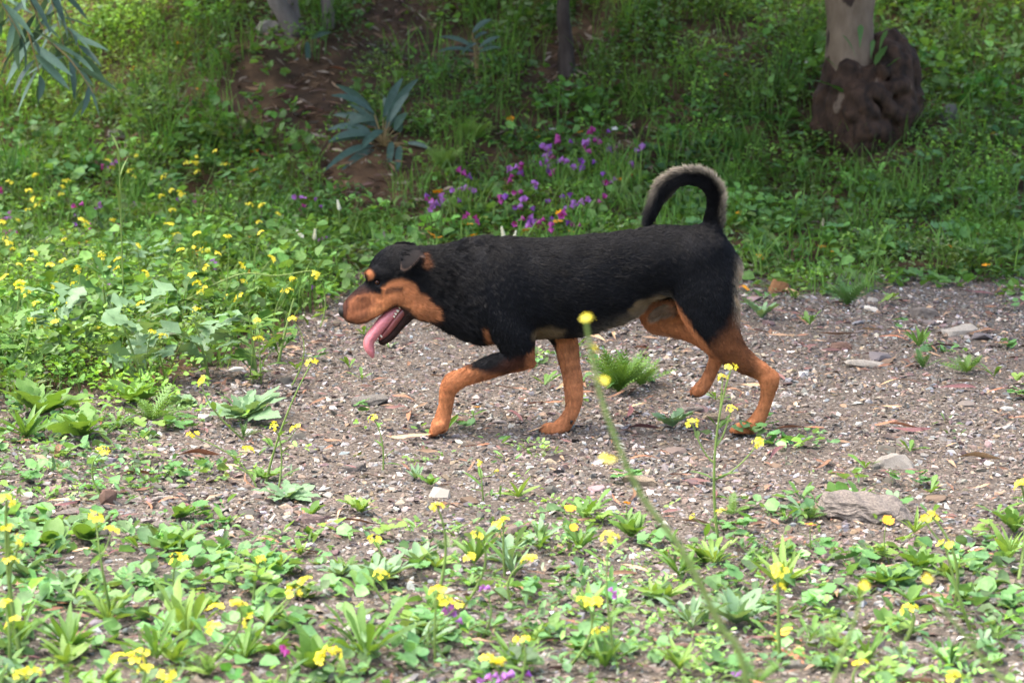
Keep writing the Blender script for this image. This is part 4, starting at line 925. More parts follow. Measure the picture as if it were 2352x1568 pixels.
def clump_object(name, parts, label, cat):
    """join several species into one mesh"""
    Vs, Fs, Cs, off = [], [], [], 0
    for temps_, P, Rm, S, C in parts:
        tid = rng.integers(0, len(temps_), len(P))
        for k, (tv, tf) in enumerate(temps_):
            m = np.where(tid == k)[0]; v = np.einsum('nij,nkj->nki', Rm[m], tv[None]*S[m][:, None, None])+P[m][:, None, :]
            Vs.append(v.reshape(-1, 3)); Fs.append((tf[None]+(off+np.arange(len(m))*len(tv))[:, None, None]).reshape(-1, 3)); off += len(m)*len(tv); Cs.append(np.repeat(C[m], len(tv), 0))
    o = obj(name, mesh_from(name, np.concatenate(Vs), [np.concatenate(Fs)], [M_grass], True, {'tint': np.concatenate(Cs)})); o['kind'] = 'stuff'; o['label'] = label; o['category'] = cat; return o
cx, cy = verge_pts(11200); nC = len(cx); back = sstep(3.8, 6.0, cy); leftw = sstep(-.5, -1.2, cx)*sstep(4.6, 3.4, cy)
Rc = np.clip(rng.lognormal(math.log(.085), .45, nC), .03, .24); Hc = (rng.uniform(.03, .14, nC)*(1+1.0*back+.9*leftw))*(.35+.65*verge_w(cx, cy))*(1-.55*sstep(-1.0, -.6, cx)*sstep(1.1, .7, cx)*sstep(5.6, 4.8, cy))
clump_object('ground_cover', clumps(cx, cy, Rc, Hc, 3.0), 'low leafy green ground cover over the verge and bank', 'ground cover')
# dead leaf litter between the plants of the bank
x, y = verge_pts(26000, y0=2.5, bare=-1.0); k = (rng.random(len(x)) < .18+.8*bare_w(x, y)) & (y > edge_y(x)+.8); x, y = x[k], y[k]; n = len(x)
lt = [long_leaf(s, .08*(s-1), .09, .6, 4) for s in range(3)]
lc = np.array([[.16, .085, .05], [.26, .16, .09], [.10, .055, .045], [.22, .18, .14], [.30, .24, .18]])[rng.integers(0, 5, n)]*rng.uniform(.7, 1.3, (n, 1))
g = obj('leaf_litter', scatter_mesh('leaf_litter', lt, np.stack([x, y, height(x, y)+rng.uniform(.004, .03, n)], 1), rot_zyx(rng.uniform(0, 6.3, n), rng.normal(0, .3, n), rng.normal(0, .5, n)), rng.uniform(.03, .11, n), lc, mat_simple('litter', (0, 0, 0), rough=.8, attr='tint'), True)); g['kind'] = 'stuff'; g['label'] = 'brown dead leaves littering the bank between the plants'; g['category'] = 'leaf litter'
# tiny seedlings and creeping weeds over the gravel
cx, cy = gravel_pts(19000, y1=3.3); pn = np.stack([cx, cy], 1)
dn = sstep(.0, 1.0, .55*vnoise(pn, 3.1, 70)+.3*vnoise(pn, 9, 71)+.95*sstep(-.5, -2.3, cy)+.55*sstep(-.3, -1.3, cx)*sstep(1.5, -.5, cy)-.30*sstep(.0, .8, cy))
k = rng.random(len(cx)) < dn; cx, cy = cx[k], cy[k]; nC = len(cx)
parts_ = clumps(cx, cy, np.clip(rng.lognormal(math.log(.030), .5, nC), .010, .085), rng.uniform(.006, .045, nC)*(1+.6*sstep(-1, -2.5, cy)), 2.6)
parts_ = [(t, P, Rm, S*.72, np.clip(C*np.array([1.08, 1.1, 1.5])+.014, 0, 1)) for t, P, Rm, S, C in parts_]
clump_object('seedling_mat', parts_, 'tiny green seedlings and creeping weeds over the gravel', 'ground cover')
# dark bark chips and leaf scraps trodden into the gravel
x, y = gravel_pts(26000, y1=3.8); k = rng.random(len(x)) < .35+.4*vnoise(np.stack([x, y], 1), 2.2, 95)+.25*sstep(0, 1.5, y); x, y = x[k], y[k]; n = len(x)
lc = np.array([[.10, .05, .035], [.20, .10, .06], [.05, .035, .03], [.28, .18, .11], [.16, .08, .07]])[rng.integers(0, 5, n)]*rng.uniform(.7, 1.3, (n, 1))
g = obj('bark_chips', scatter_mesh('bark_chips', [long_leaf(s_, .06*(s_-1), .10, .5, 3) for s_ in range(3)], np.stack([x, y, height(x, y)+rng.uniform(.004, .012, n)], 1), rot_zyx(rng.uniform(0, 6.3, n), rng.normal(0, .15, n), rng.normal(0, .4, n)), np.clip(rng.lognormal(math.log(.03), .5, n), .012, .09), lc, mat_simple('bark_chip', (0, 0, 0), rough=.8, attr='tint'), True)); g['kind'] = 'stuff'; g['label'] = 'brown bark chips and leaf scraps trodden into the gravel'; g['category'] = 'litter'

# ------------------------------------------------------------------ leafy plants, one by one
def F2m(p): return (p[1]-CAM_Y)/FPX        # metres per view pixel at that place
def rosette(px, py, rad_px, shape, mat, n, label, cat='weed', up=.5, name='weed', group=None, wscale=1.0, inner=True):
    p = at_ground(px, py); s = F2m(p)*rad_px; root = empty(name, p); tag(root, label, cat, group)
    for k in range(n):
        a = 2*math.pi*k/n*1.0+rng.normal(0, .25); ring = (k % 2) if inner else 0
        add_leaf(root, shape, mat, (0, 0, .008), a, up*rng.uniform(.55, 1.25)+.35*ring, s*rng.uniform(.75, 1.12)*(1-.25*ring), rng.normal(0, .25), wscale=wscale)
    return root
def bushy(px, py, w_px, h_px, shape, mat, n, label, name='mallow_plant', cat='plant', group=None, size=.045, stems=6, rel=None):
    """leaves held on stalks through a rounded heap"""
    p = at_ground(px, py); m_ = F2m(p); W, Hh = w_px*m_/2, h_px*m_; root = empty(name, p); tag(root, label, cat, group); paths = []
    for k in range(stems):
        a = rng.uniform(0, 6.3); tip = np.array([math.cos(a)*W*.8, math.sin(a)*W*.7, Hh*rng.uniform(.5, .95)]); paths.append((bez((0, 0, 0), tip, (0, 0, Hh*.2), 5), .0035, .0015))
    obj('stem', tube_mesh('stem', paths, ML['stem'], 4), root)
    for k in range(n):
        a = rng.uniform(0, 6.3); q = math.sqrt(rng.random()); zz = Hh*math.sqrt(max(0, 1-q*q*.85))*rng.uniform(.55, 1.02)
        x_, y_ = math.cos(a)*W*q, math.sin(a)*W*q*.75
        dz = float(height(p[0]+x_, p[1]+y_))-p[2]
        add_leaf(root, shape, mat, (x_, y_, zz+max(dz, 0)*.8), rng.uniform(0, 6.3), rng.normal(.15, .35), size*rng.uniform(.65, 1.3), rng.normal(0, .3))
    return root
# mallow heaps on the verge
MAL = [(60, 330, 190, 60, 'by the hanging eucalyptus twigs'), (150, 350, 180, 60, ''), (40, 420, 170, 60, ''), (130, 430, 190, 55, ''), (215, 400, 120, 50, ''), (430, 345, 150, 60, ''), (480, 400, 170, 55, ''), (540, 440, 110, 45, ''), (400, 440, 140, 45, ''),
       (300, 500, 130, 40, ''), (600, 530, 140, 40, ''), (730, 500, 140, 40, ''), (640, 480, 90, 30, ''), (1560, 340, 150, 45, ''), (1660, 330, 120, 40, ''), (1860, 350, 130, 50, ''), (2010, 330, 140, 55, ''), (2110, 400, 150, 55, ''), (1790, 420, 140, 50, ''), (1720, 470, 150, 45, ''),
       (1860, 500, 170, 50, ''), (1990, 460, 160, 50, ''), (2100, 500, 160, 55, ''), (2230, 480, 180, 60, ''), (2330, 520, 170, 60, ''), (2310, 430, 150, 55, ''), (2180, 560, 150, 50, ''), (2290, 600, 170, 50, ''), (1930, 560, 140, 40, ''), (2060, 590, 130, 40, ''),
       (1560, 480, 110, 40, ''), (1600, 540, 100, 35, ''), (1730, 600, 130, 40, ''), (1480, 500, 90, 30, ''), (1800, 300, 110, 35, ''), (20, 520, 140, 45, ''), (180, 520, 120, 40, '')]
MLAB = ['under the hanging eucalyptus twigs', 'next to the heap under the hanging twigs', 'against the thick dark weeds by the hanging twigs', 'with pale bright leaves by the hanging twigs', 'beside the pale split stone', 'below the bare soil of the bank', 'with yellow mustard rising out of it', 'at the edge of the bare soil patch', 'half hidden by yellow mustard', 'under the tall pale grass stalk', 'behind the creamy flower spikes', 'beside the creamy flower spikes', 'above the creamy flower spikes', 'just beyond the purple bugloss', 'between the bugloss and the dog tail', 'on the dog side of the burled tree', 'at the foot of the burl', 'in front of the bark stump', 'behind the tip of the dog tail', 'behind the dog, off its tail', 'low below the burl', 'in the hollow before the burl', 'a step in front of the bark stump', 'in the thick greenery beyond the bark stump', 'in deep shade beyond the burled tree', 'above the one in deep shade beyond the burled tree', 'beside small orange flowers', 'overhanging the gravel behind the dog', 'behind the orange brown rock', 'behind the grey blocky stone', 'inside the loop of the dog tail', 'just above the rump of the dog', 'beside the dog rump at the verge edge', 'among the last bugloss by the tail', 'up the bank next to the burl', 'among purple flowers below the hanging twigs', 'between mustard stalks below the hanging twigs']
for i, (px, py, w_, h_, wh) in enumerate(MAL):
    bushy(px, py, w_, h_, 'mallow', 'mallow' if px < 1000 else ('mallow' if i % 3 else 'mid'), int(15+w_*h_/560), 'round leaved mallow heap '+MLAB[i], group='mallow heaps ahead of the dog' if px < 1000 else 'mallow heaps behind the dog', size=.052 if px < 1000 else .046)
# leafy mustard plants at the left edge of the gravel: large pale lobed leaves
for i, (px, py, w_, n, mt, lab) in enumerate([(330, 890, 250, 15, 'blue', 'leafy mustard plant with big pale lobed leaves by the gravel edge'), (150, 850, 230, 13, 'blue', 'leafy mustard plant with large blue green leaves among tall weeds'), (480, 870, 190, 12, 'blue', 'leafy mustard plant with drooping blue green leaves over the gravel'),
        (590, 870, 170, 12, 'fresh', 'leafy green weed with narrow upright leaves at the gravel edge'), (40, 900, 200, 11, 'fresh', 'bright green leafy plant beside big blue green leaves'), (250, 790, 220, 12, 'mid', 'darker green leafy plant behind the pale mustard leaves'), (430, 770, 190, 12, 'mid', 'broad leaved green plant under the yellow flower stalks'), (120, 760, 200, 12, 'fresh', 'tall fresh green leafy plant in the thick of the weeds'),
        (560, 760, 150, 10, 'fresh', 'fresh green leafy plant where the tall weeds meet the verge'), (330, 700, 170, 11, 'blue', 'blue green leafy plant with orange flowers around it'), (640, 830, 110, 9, 'mid', 'small dark leafy weed overhanging the gravel')]):
    p = at_ground(px, py); m_ = F2m(p); root = empty('leafy_mustard', p); tag(root, lab, 'plant'); L_ = w_*m_*.36
    for k in range(n+14):
        a = rng.uniform(0, 6.3); t = rng.random(); z0 = .02+.24*t*L_/.11
        add_leaf(root, 'lyrate' if mt == 'blue' or k % 3 else 'spat', mt, (math.cos(a)*.02, math.sin(a)*.02, z0), a-math.pi/2, .75-.55*t+rng.normal(0, .2), L_*rng.uniform(.75, 1.15), rng.normal(0, .3))
    obj('stem', tube_mesh('stem', [(bez((0, 0, 0), (rng.normal(0, .04), rng.normal(0, .03), .22), (0, 0, .02), 5), .006, .003)], ML['stem'], 5), root)
# rosettes and small weeds growing out of the gravel
RS = [(562, 968, 118, 'lobed', 'blue', 13, .45, 'large flat rosette of pale lobed leaves on the gravel'), (660, 1150, 92, 'lobed', 'blue', 12, .35, 'grey green lobed rosette with yellowing leaf tips'), (610, 1105, 60, 'lobed', 'fresh', 9, .5, 'small lobed rosette behind the grey green rosette'), (830, 1182, 62, 'lobed', 'lime', 11, .6, 'light green toothed rosette beside the small white chip'), (955, 1105, 46, 'lance', 'blue', 9, .8, 'tuft of narrow grey leaves growing on the gravel'),
      (990, 1120, 44, 'lobed', 'fresh', 9, .6, 'small toothed weed between orange flowers'), (1545, 985, 62, 'lobed', 'blue', 10, .7, 'bluish lobed weed between the legs of the dog'), (1750, 735, 60, 'lobed', 'blue', 8, .9, 'broad blue green leaf cluster at the verge behind the dog'), (1860, 750, 40, 'spat', 'fresh', 6, 1.0, 'little upright seedling with spoon leaves behind the dog'), (2110, 800, 62, 'lance', 'fresh', 9, .9, 'spiky green weed in front of the grey blocky stone'), (2220, 860, 64, 'ferny', 'fresh', 12, .7, 'feathery weed on gravel beside a purple red leaf'),
      (1340, 1500, 60, 'spat', 'fresh', 8, .7, 'low spoon leaved weed under the lilac flower'), (430, 1480, 170, 'spat', 'lime', 13, 1.05, 'tall light green spoon leaved plant with four yellow heads above'), (360, 1520, 130, 'spat', 'fresh', 10, .9, 'green spoon leaved plant beside the tall light green plant'), (870, 1345, 110, 'oval', 'blue', 10, .45, 'blue green plant with broad flat oval leaves on gravel'), (960, 1300, 90, 'oval', 'blue', 8, .35, 'flat oval leaved plant beside the blue green plant'), (780, 1330, 70, 'oval', 'blue', 8, .4, 'small oval leaved plant touching the blue green plant'),
      (840, 1520, 190, 'spat', 'fresh', 14, .85, 'big green plant with the longest broad leaves'), (720, 1545, 130, 'oval', 'fresh', 10, .8, 'fresh oval leaved plant next to the big green plant'), (960, 1500, 110, 'spat', 'blue', 9, .7, 'blue green spoon leaved plant under the violet flowers'), (1090, 1300, 110, 'lance', 'fresh', 12, .9, 'slender green weed around two small yellow heads'), (1180, 1330, 90, 'lance', 'blue', 10, .9, 'slender grey green weed under the yellow flowers'), (1240, 1250, 80, 'lance', 'blue', 10, .95, 'pale narrow leaved weed with curled leaves'), (1330, 1270, 90, 'lance', 'fresh', 11, .85, 'green narrow leaved weed with orange flowers above'),
      (1450, 1240, 90, 'oval', 'fresh', 9, .8, 'oval leaved weed with dark stems in the gravel'), (1560, 1330, 110, 'lance', 'fresh', 12, .8, 'tangled green weed behind the narrow leaved plant'), (1640, 1300, 100, 'spat', 'lime', 9, .7, 'yellow green weed touching the long leaved plant'), (1800, 1360, 145, 'lance', 'lime', 11, .85, 'bright green plant with long pointed upright leaves'), (1690, 1440, 120, 'oval', 'blue', 10, .7, 'grey green plant in front of the long leaved plant'), (1590, 1450, 120, 'spat', 'blue', 10, .8, 'dense blue green weed around the leaning pale stalk'), (2030, 1350, 80, 'oval', 'fresh', 8, .5, 'round leaved weed beside the fallen purple leaves'), (2110, 1310, 90, 'lobed', 'fresh', 10, .7, 'toothed green weed below the white quartz lump'),
      (2100, 1230, 70, 'lance', 'lime', 9, .8, 'light green weed at the foot of the slate rock'), (2320, 1290, 110, 'lance', 'lime', 10, 1.0, 'bright green tall weed by curled red leaves'), (2330, 1230, 90, 'lobed', 'fresh', 9, .9, 'leafy green weed by the curled red leaves'), (2290, 1470, 70, 'spat', 'fresh', 8, .6, 'small spoon leaved rosette under the slanting pale stalk'), (1860, 1480, 90, 'spat', 'fresh', 9, .7, 'green weed near the fallen yellow leaf'), (1990, 1530, 110, 'narrow', 'fresh', 12, 1.0, 'grassy narrow leaved tuft under a round yellow head'), (2180, 1540, 110, 'narrow', 'mid', 12, .9, 'dark grassy tuft of narrow leaves'), (1180, 1540, 120, 'lance', 'fresh', 12, .9, 'green weed holding the pink magenta flowers'), (1390, 1540, 110, 'lance', 'fresh', 12, .85, 'green leafy weed below the lilac flower'),
      (1560, 1545, 110, 'lance', 'lime', 11, .8, 'light green leafy weed near the brown flat stone'), (60, 1330, 90, 'oval', 'blue', 8, .5, 'broad blue green leaves under crowded yellow heads'), (150, 1350, 80, 'oval', 'blue', 7, .5, 'oval leaved weed with a dead leaf beside it'), (40, 1500, 170, 'spat', 'fresh', 12, 1.0, 'dense green plant under two yellow heads'), (160, 1500, 140, 'lance', 'fresh', 14, .9, 'bushy green weed beside that dense green plant'), (250, 1440, 120, 'lance', 'lime', 13, .8, 'light green bushy weed below the double yellow head'), (560, 1530, 110, 'lance', 'fresh', 11, .9, 'green weed touching the tall light green plant'), (620, 1440, 80, 'oval', 'fresh', 7, .6, 'small oval leaved weed on pale gravel'),
      (300, 1230, 50, 'spat', 'blue', 6, .8, 'seedling with four pale spoon leaves in the gravel'), (190, 1005, 110, 'lobed', 'fresh', 11, .5, 'spreading toothed weed where gravel meets the tall weeds'), (60, 1010, 120, 'lance', 'fresh', 13, .6, 'spreading green weed at the foot of the tall weeds'), (90, 960, 130, 'lobed', 'fresh', 12, .6, 'low toothed weed under the tall weeds'), (350, 970, 110, 'ferny', 'fresh', 13, .6, 'feathery green weed at the edge of the tall weeds'), (300, 930, 100, 'oval', 'fresh', 9, .5, 'oval leaved weed under the pale mustard leaves'), (420, 935, 70, 'round', 'blue', 7, .5, 'single broad blue green leaf cluster low on the gravel')]
for px, py, rp, shp, mt, n, up, lab in RS: rosette(px, py, rp*(.92 if py > 1100 else 1.05), shp, mt, n+4, lab, up=up, wscale=.6 if shp in ('spat', 'oval', 'lance') and rp > 60 else 1.0)
# feathery clump behind the front leg
for px, py, rp, lab, n in [(1420, 905, 135, 'large feathery green weed just behind the front legs of the dog', 30), (1470, 890, 90, 'feathery weed beside the large feathery weed', 18), (1945, 705, 80, 'feathery dark green weed where gravel meets verge', 20), (560, 1010, 50, 'small feathery weed under the large flat rosette', 10), (2120, 850, 60, 'small feathery weed near a purple red leaf', 12)]:
    rosette(px, py, rp, 'ferny', 'fresh' if rp > 85 else 'mid', n, lab, up=.95, name='feathery_weed')
# round-leaved seedlings dotted over the gravel
x, y = gravel_pts(2500, -2.2, 2.2, -2.4, 2.8); pn = np.stack([x, y], 1)
k = rng.random(len(x)) < .25+.6*sstep(-.2, -1.6, y)+.3*sstep(-.3, -1.2, x); x, y = x[k], y[k]
for k in range(min(190, len(x))):
    p = np.array([x[k], y[k], float(height(x[k], y[k]))]); root = empty('seedling', p); kind = rng.integers(3)
    tag(root, ['round leaved seedling growing out of the gravel', 'spoon leaved seedling growing out of the gravel', 'clover leaved seedling growing out of the gravel'][kind], 'seedling', ['round leaved seedlings on the gravel', 'spoon leaved seedlings on the gravel', 'clover leaved seedlings on the gravel'][kind])
    for q in range(rng.integers(4, 8)):
        a = rng.uniform(0, 6.3); rr = rng.uniform(.01, .04)
        if kind == 1: add_leaf(root, 'spat', 'fresh', (0, 0, .004), a, rng.uniform(.3, .9), rng.uniform(.04, .075))
        else: add_leaf(root, 'round' if kind == 0 else 'clover', ['lime', 'mallow'][kind == 0], (math.cos(a)*rr, math.sin(a)*rr, rng.uniform(.015, .045)), a, rng.normal(.1, .3), rng.uniform(.024, .044), rng.normal(0, .2))

# more small weeds thickening the foreground
for k in range(120):
    y_ = rng.uniform(-2.75, -.75); x_ = rng.uniform(-1.15, 1.15)
    if rng.random() > sstep(-.6, -2.0, y_)+.12: continue
    i = rng.integers(5); shp, mt, nm = [('lobed', 'fresh', 'toothed'), ('spat', 'blue', 'blue green spoon leaved'), ('lance', 'lime', 'light green lance leaved'), ('oval', 'fresh', 'oval leaved'), ('ferny', 'fresh', 'feathery')][i]
    p = np.array([x_, y_, float(height(x_, y_))]); root = empty('weed', p); tag(root, f'small {nm} weed in the weed strip facing the bank', 'weed', f'small {nm} weeds in the weed strip facing the bank')
    s = rng.uniform(.03, .085)
    for q in range(rng.integers(7, 13)): add_leaf(root, shp, mt, (0, 0, .006), rng.uniform(0, 6.3), rng.uniform(.25, 1.1), s*rng.uniform(.7, 1.1), rng.normal(0, .25))

# ------------------------------------------------------------------ flowering stalks
def stalk(base, tips, label, group, cat='flower', name='mustard_plant', heads=FLY, hr=.024, rad=.0035, bend=.05, leaves=3, stemmat='stem', lean=None, main=None, leafmat='fresh', leafsize=.07):
    """base: world point; tips: world points of the flower heads; one main stem to the first tip, branches from it"""
    base = np.asarray(base, float); root = empty(name, base); tag(root, label, cat, group); tips = [np.asarray(t, float)-base for t in tips]
    tips.sort(key=lambda t: -t[2]); m0 = bez((0, 0, 0), tips[0], main if main is not None else (rng.normal(0, bend), rng.normal(0, bend*.5), bend*.5), 12); paths = [(m0, rad, rad*.45)]
    for t in tips[1:]:
        f = np.clip((t[2]/max(tips[0][2], .01))*.75, .15, .9); st = m0[int(f*11)]; paths.append((bez(st, t, (0, 0, -.25*abs(t[2]-st[2])-.01), 7), rad*.6, rad*.35))
    obj('stem', tube_mesh('stem', paths, ML[stemmat], 5), root)
    for t in tips: obj('flower_head', heads[rng.integers(len(heads))], root, t, (rng.normal(0, .35), rng.normal(0, .35), rng.uniform(0, 6.3)), hr*rng.uniform(.8, 1.2))
    for k in range(leaves):
        i = rng.integers(1, 6); a = rng.uniform(0, 6.3); add_leaf(root, 'lance', leafmat, m0[i], a, rng.uniform(.1, .7), leafsize*rng.uniform(.6, 1.2))
    return root
def on_plane(px, py, base): return at_plane(px, py, base[1])
# left field of mustard, seen over the weeds
LY = [(70, 240), (255, 187), (210, 298), (240, 360), (268, 398), (205, 437), (480, 228), (452, 268), (443, 325), (778, 82), (812, 130), (982, 46), (940, 155), (968, 195), (1187, 197), (1350, 95), (1410, 100), (1420, 50), (1428, 160), (1560, 12), (1632, 110), (1242, 295), (1165, 338), (1315, 330), (1300, 315), (1250, 440), (128, 515), (15, 530), (590, 512), (622, 535), (820, 510), (1228, 545), (1280, 620), (1425, 612), (1805, 398), (1895, 408), (2010, 465), (1875, 525), (1890, 600), (465, 652), (60, 680), (90, 718), (40, 645), (995, 695), (250, 745), (220, 800), (737, 770), (140, 838), (362, 840), (458, 810), (565, 870), (800, 865), (840, 865), (1050, 898), (855, 795), (1310, 728), (1405, 710), (1480, 728), (1570, 750), (1490, 850), (1650, 632), (1965, 790), (1750, 845), (45, 915), (10, 945), (138, 970), (400, 980), (545, 975), (495, 1035), (1390, 910), (1425, 970), (1485, 1005), (1450, 1030), (1755, 955), (2115, 940), (2285, 910), (2080, 1025), (1735, 1070), (1640, 1078), (260, 1115), (500, 1120), (430, 1175), (1020, 1120), (1420, 1160), (2115, 1225), (1860, 1238), (235, 1235), (400, 1255), (150, 1010), (190, 1030), (330, 1290), (1100, 1320), (1180, 1350), (700, 1290)]
def groups(pts, dx, dy, mx):
    pts = [tuple(p) for p in pts]; out = []
    while pts:
        a = pts.pop(0); g_ = [a]
        for b in sorted(pts, key=lambda q: abs(q[0]-a[0])+abs(q[1]-a[1])):
            if len(g_) < mx and abs(b[0]-a[0]) < dx and abs(b[1]-a[1]) < dy: g_.append(b); pts.remove(b)
        out.append(g_)
    return out
for gr in groups(LY, 110, 130, 4):
    pts = [(.3174*a, 344.5+.3174*b) for a, b in gr]; cx = np.mean([p[0] for p in pts]); by = max(p[1] for p in pts)
    hp = rng.uniform(80, 170) if by > 520 else rng.uniform(60, 110); b = at_ground(cx+rng.normal(-15, 30), by+hp)
    stalk(b, [on_plane(*p, b) for p in pts], f'yellow mustard stalk with {NUM[len(pts)]} flower head{"s" if len(pts) > 1 else ""} in the tall weeds ahead of the dog', 'yellow mustard stalks in the tall weeds ahead of the dog', hr=.025, rad=.003, leaves=2)
for a, b in [((230, 880), (470, 440)), ((60, 1000), (430, 860))]: pass
# long bare arching stems crossing the left weeds
for pts, lab in [([(1240, 1170), (1700, 1170-260), (2000, 910), (2240, 875), (2285, 905)], 'long thin arching mustard stem reaching out over the gravel'), ([(60, 835), (190, 900), (420, 1010), (490, 1035)], 'thick pale arching mustard stem in the tall weeds ahead of the dog'), ([(900, 1250), (885, 800), (870, 300), (862, 20)], 'tall upright pale grass stalk in the tall weeds ahead of the dog')]:
    F = [(.3174*a, 344.5+.3174*b) for a, b in pts]; b = at_ground(F[0][0], F[0][1]+(60 if F[0][1] > 640 else 120)); W = [on_plane(*f, b)-b for f in F]; W = [np.zeros(3)]+W
    root = empty('arching_stem', b); tag(root, lab, 'stem'); obj('stem', tube_mesh('stem', [(crom(np.array(W), 6), .0042, .002)], ML['stem'], 5), root)
    if len(pts) > 4: obj('flower_head', FLY[1], root, W[-1], (1.2, .3, 0), .026)
    if 'grass' in lab:
        for q in range(7): add_leaf(root, 'narrow', 'stem', W[-1]*(.62+.06*q)+W[-2]*.0, rng.uniform(0, 6.3), 1.3, .09, name='seed_spikelet')
def bugloss(pts_F, hpx, label, group, hr):
    cx = np.mean([p[0] for p in pts_F]); by = max(p[1] for p in pts_F); b = at_ground(cx+rng.normal(0, 6), by+hpx)
    return stalk(b, [on_plane(*p, b) for p in pts_F], label, group, name='bugloss_plant', heads=FLP, hr=hr, rad=.0028, leaves=4, leafmat='mid', leafsize=.06)
LP = [(745, 130), (815, 105), (560, 400), (725, 415), (35, 498), (90, 498), (560, 480), (655, 480), (540, 560), (640, 585), (790, 590), (858, 553), (620, 635), (1105, 630), (1130, 628), (960, 398), (1300, 382), (1355, 348), (1415, 395), (95, 605), (55, 600), (2170, 348), (2283, 370), (2188, 437), (2330, 425), (2335, 640), (835, 938), (798, 1010), (235, 1080), (2255, 1010), (865, 793), (1565, 850), (5, 290)]
CP = [(1135, 422), (1215, 415), (1165, 468), (1160, 510), (1182, 548), (1210, 598), (1115, 620), (898, 628), (800, 678), (930, 720), (800, 775), (355, 725), (448, 748), (1030, 795), (1150, 690), (1215, 730), (1340, 590), (1452, 595), (1395, 405), (1495, 430), (1510, 482), (1642, 408), (1555, 320), (1750, 308), (1760, 480), (1765, 500), (2015, 468), (1570, 605), (1455, 678), (1930, 620), (1670, 720), (1700, 780), (1755, 780), (1280, 922), (1362, 930), (1475, 962), (1660, 937), (1165, 988), (1390, 1018), (865, 998), (920, 962), (750, 940), (690, 970), (875, 870), (320, 848), (470, 860), (45, 905), (40, 960), (135, 985), (57, 1025), (350, 960), (380, 1130), (485, 1172), (875, 1145), (1030, 1050), (1300, 1095), (1195, 1155), (1010, 1190), (1065, 1170), (985, 1185), (1160, 1230), (1330, 1185), (1410, 1200)]
for gr in groups(LP, 90, 90, 3): bugloss([(.3174*a, 344.5+.3174*b) for a, b in gr], rng.uniform(35, 70), f'purple bugloss with {NUM[len(gr)]} flower{"s" if len(gr) > 1 else ""} in the tall weeds ahead of the dog', 'purple bugloss in the tall weeds ahead of the dog', .032)
for gr in groups(CP, 120, 100, 3): bugloss([(976.2+.24414*a, 229.7+.24414*b) for a, b in gr], rng.uniform(25, 50), f'purple bugloss with {NUM[len(gr)]} flower{"s" if len(gr) > 1 else ""} on the verge behind the dog', 'purple bugloss on the verge behind the dog', .044)
def marigold(px, py, hpx, label, group, hr=.015):
    b = at_ground(px+rng.normal(0, 4), py+hpx); return stalk(b, [on_plane(px, py, b)], label, group, name='marigold', heads=FLO, hr=hr, rad=.002, leaves=3, leafmat='fresh', leafsize=.045, bend=.015)
for a, b in [(312, 372), (455, 585), (605, 683), (640, 713), (1183, 750), (1430, 465), (1420, 748), (1470, 780), (1598, 642), (1775, 655), (1925, 678), (1910, 765), (1940, 775), (2247, 805), (1560, 830), (785, 1055), (915, 1118), (1125, 1075), (1175, 1130), (1580, 1198), (430, 1100), (800, 1210), (1785, 885), (1840, 15), (1842, 150)]:
    marigold(.3174*a, 344.5+.3174*b, rng.uniform(25, 50), 'orange marigold flower standing in the tall weeds ahead of the dog', 'orange marigolds in the tall weeds ahead of the dog', .028)
for a, b in [(1045, 287), (1315, 315), (1455, 308), (1065, 357), (805, 180), (1245, 1150), (1375, 1240), (120, 868), (405, 1177), (450, 1280), (125, 1298), (60, 1268), (1820, 752), (1925, 710), (1275, 1065), (945, 1230)]:
    marigold(976.2+.24414*a, 229.7+.24414*b, rng.uniform(18, 35), 'small orange marigold on the verge behind the dog', 'small orange marigolds on the verge behind the dog', .026)
for px, py in [(1915, 577), (1888, 567), (1712, 662), (2240, 540), (2170, 523), (2135, 550), (2183, 568), (2265, 700-90), (1665, 172), (2282, 307), (1690, 465), (1700, 490), (1720, 470), (1745, 590), (300, 160), (310, 155), (455, 205), (470, 210), (410, 100)]:
    marigold(px, py, rng.uniform(18, 35), 'small orange flower among the greenery of the bank', 'small orange flowers on the bank', .021)
for a, b in [(1150, 62), (1330, 122), (1205, 282), (1785, 275), (1855, 520)]:
    bs = at_ground(976.2+.24414*a, 229.7+.24414*b+35); stalk(bs, [on_plane(976.2+.24414*a, 229.7+.24414*b, bs)], 'white star shaped flower on the bank behind the dog', 'white flowers on the bank', name='white_flower', heads=FLS, hr=.020, rad=.002, leaves=2, leafsize=.05, bend=.01)
for px, py in [(1770, 50), (1800, 85), (1780, 60), (1840, 80), (1852, 145), (1760, 20), (2290, 310), (1745, 440), (2240, 245), (2222, 185), (2285, 345)]:
    bs = at_ground(px, py+30); stalk(bs, [on_plane(px, py, bs)], 'tiny white flower in the greenery near the burled tree', 'tiny white flowers near the burled tree', name='white_flower', heads=FLS, hr=.014, rad=.002, leaves=2, leafsize=.05, bend=.01)
for px, py, lab in [(1157, 545, 'white flower spike just above the back of the dog'), (1180, 548, 'smaller white flower spike beside the one above the dog'), (695, 545, 'creamy white flower spike in the tall weeds ahead of the dog'), (722, 548, 'second creamy white flower spike in the tall weeds ahead of the dog'), (779, 480, 'short white flower spike higher up the verge')]:
    bs = at_ground(px, py+75); stalk(bs, [on_plane(px, py, bs)], lab, None, name='white_flower_spike', heads=FLW, hr=.034, rad=.003, leaves=4, leafsize=.09, bend=.0)
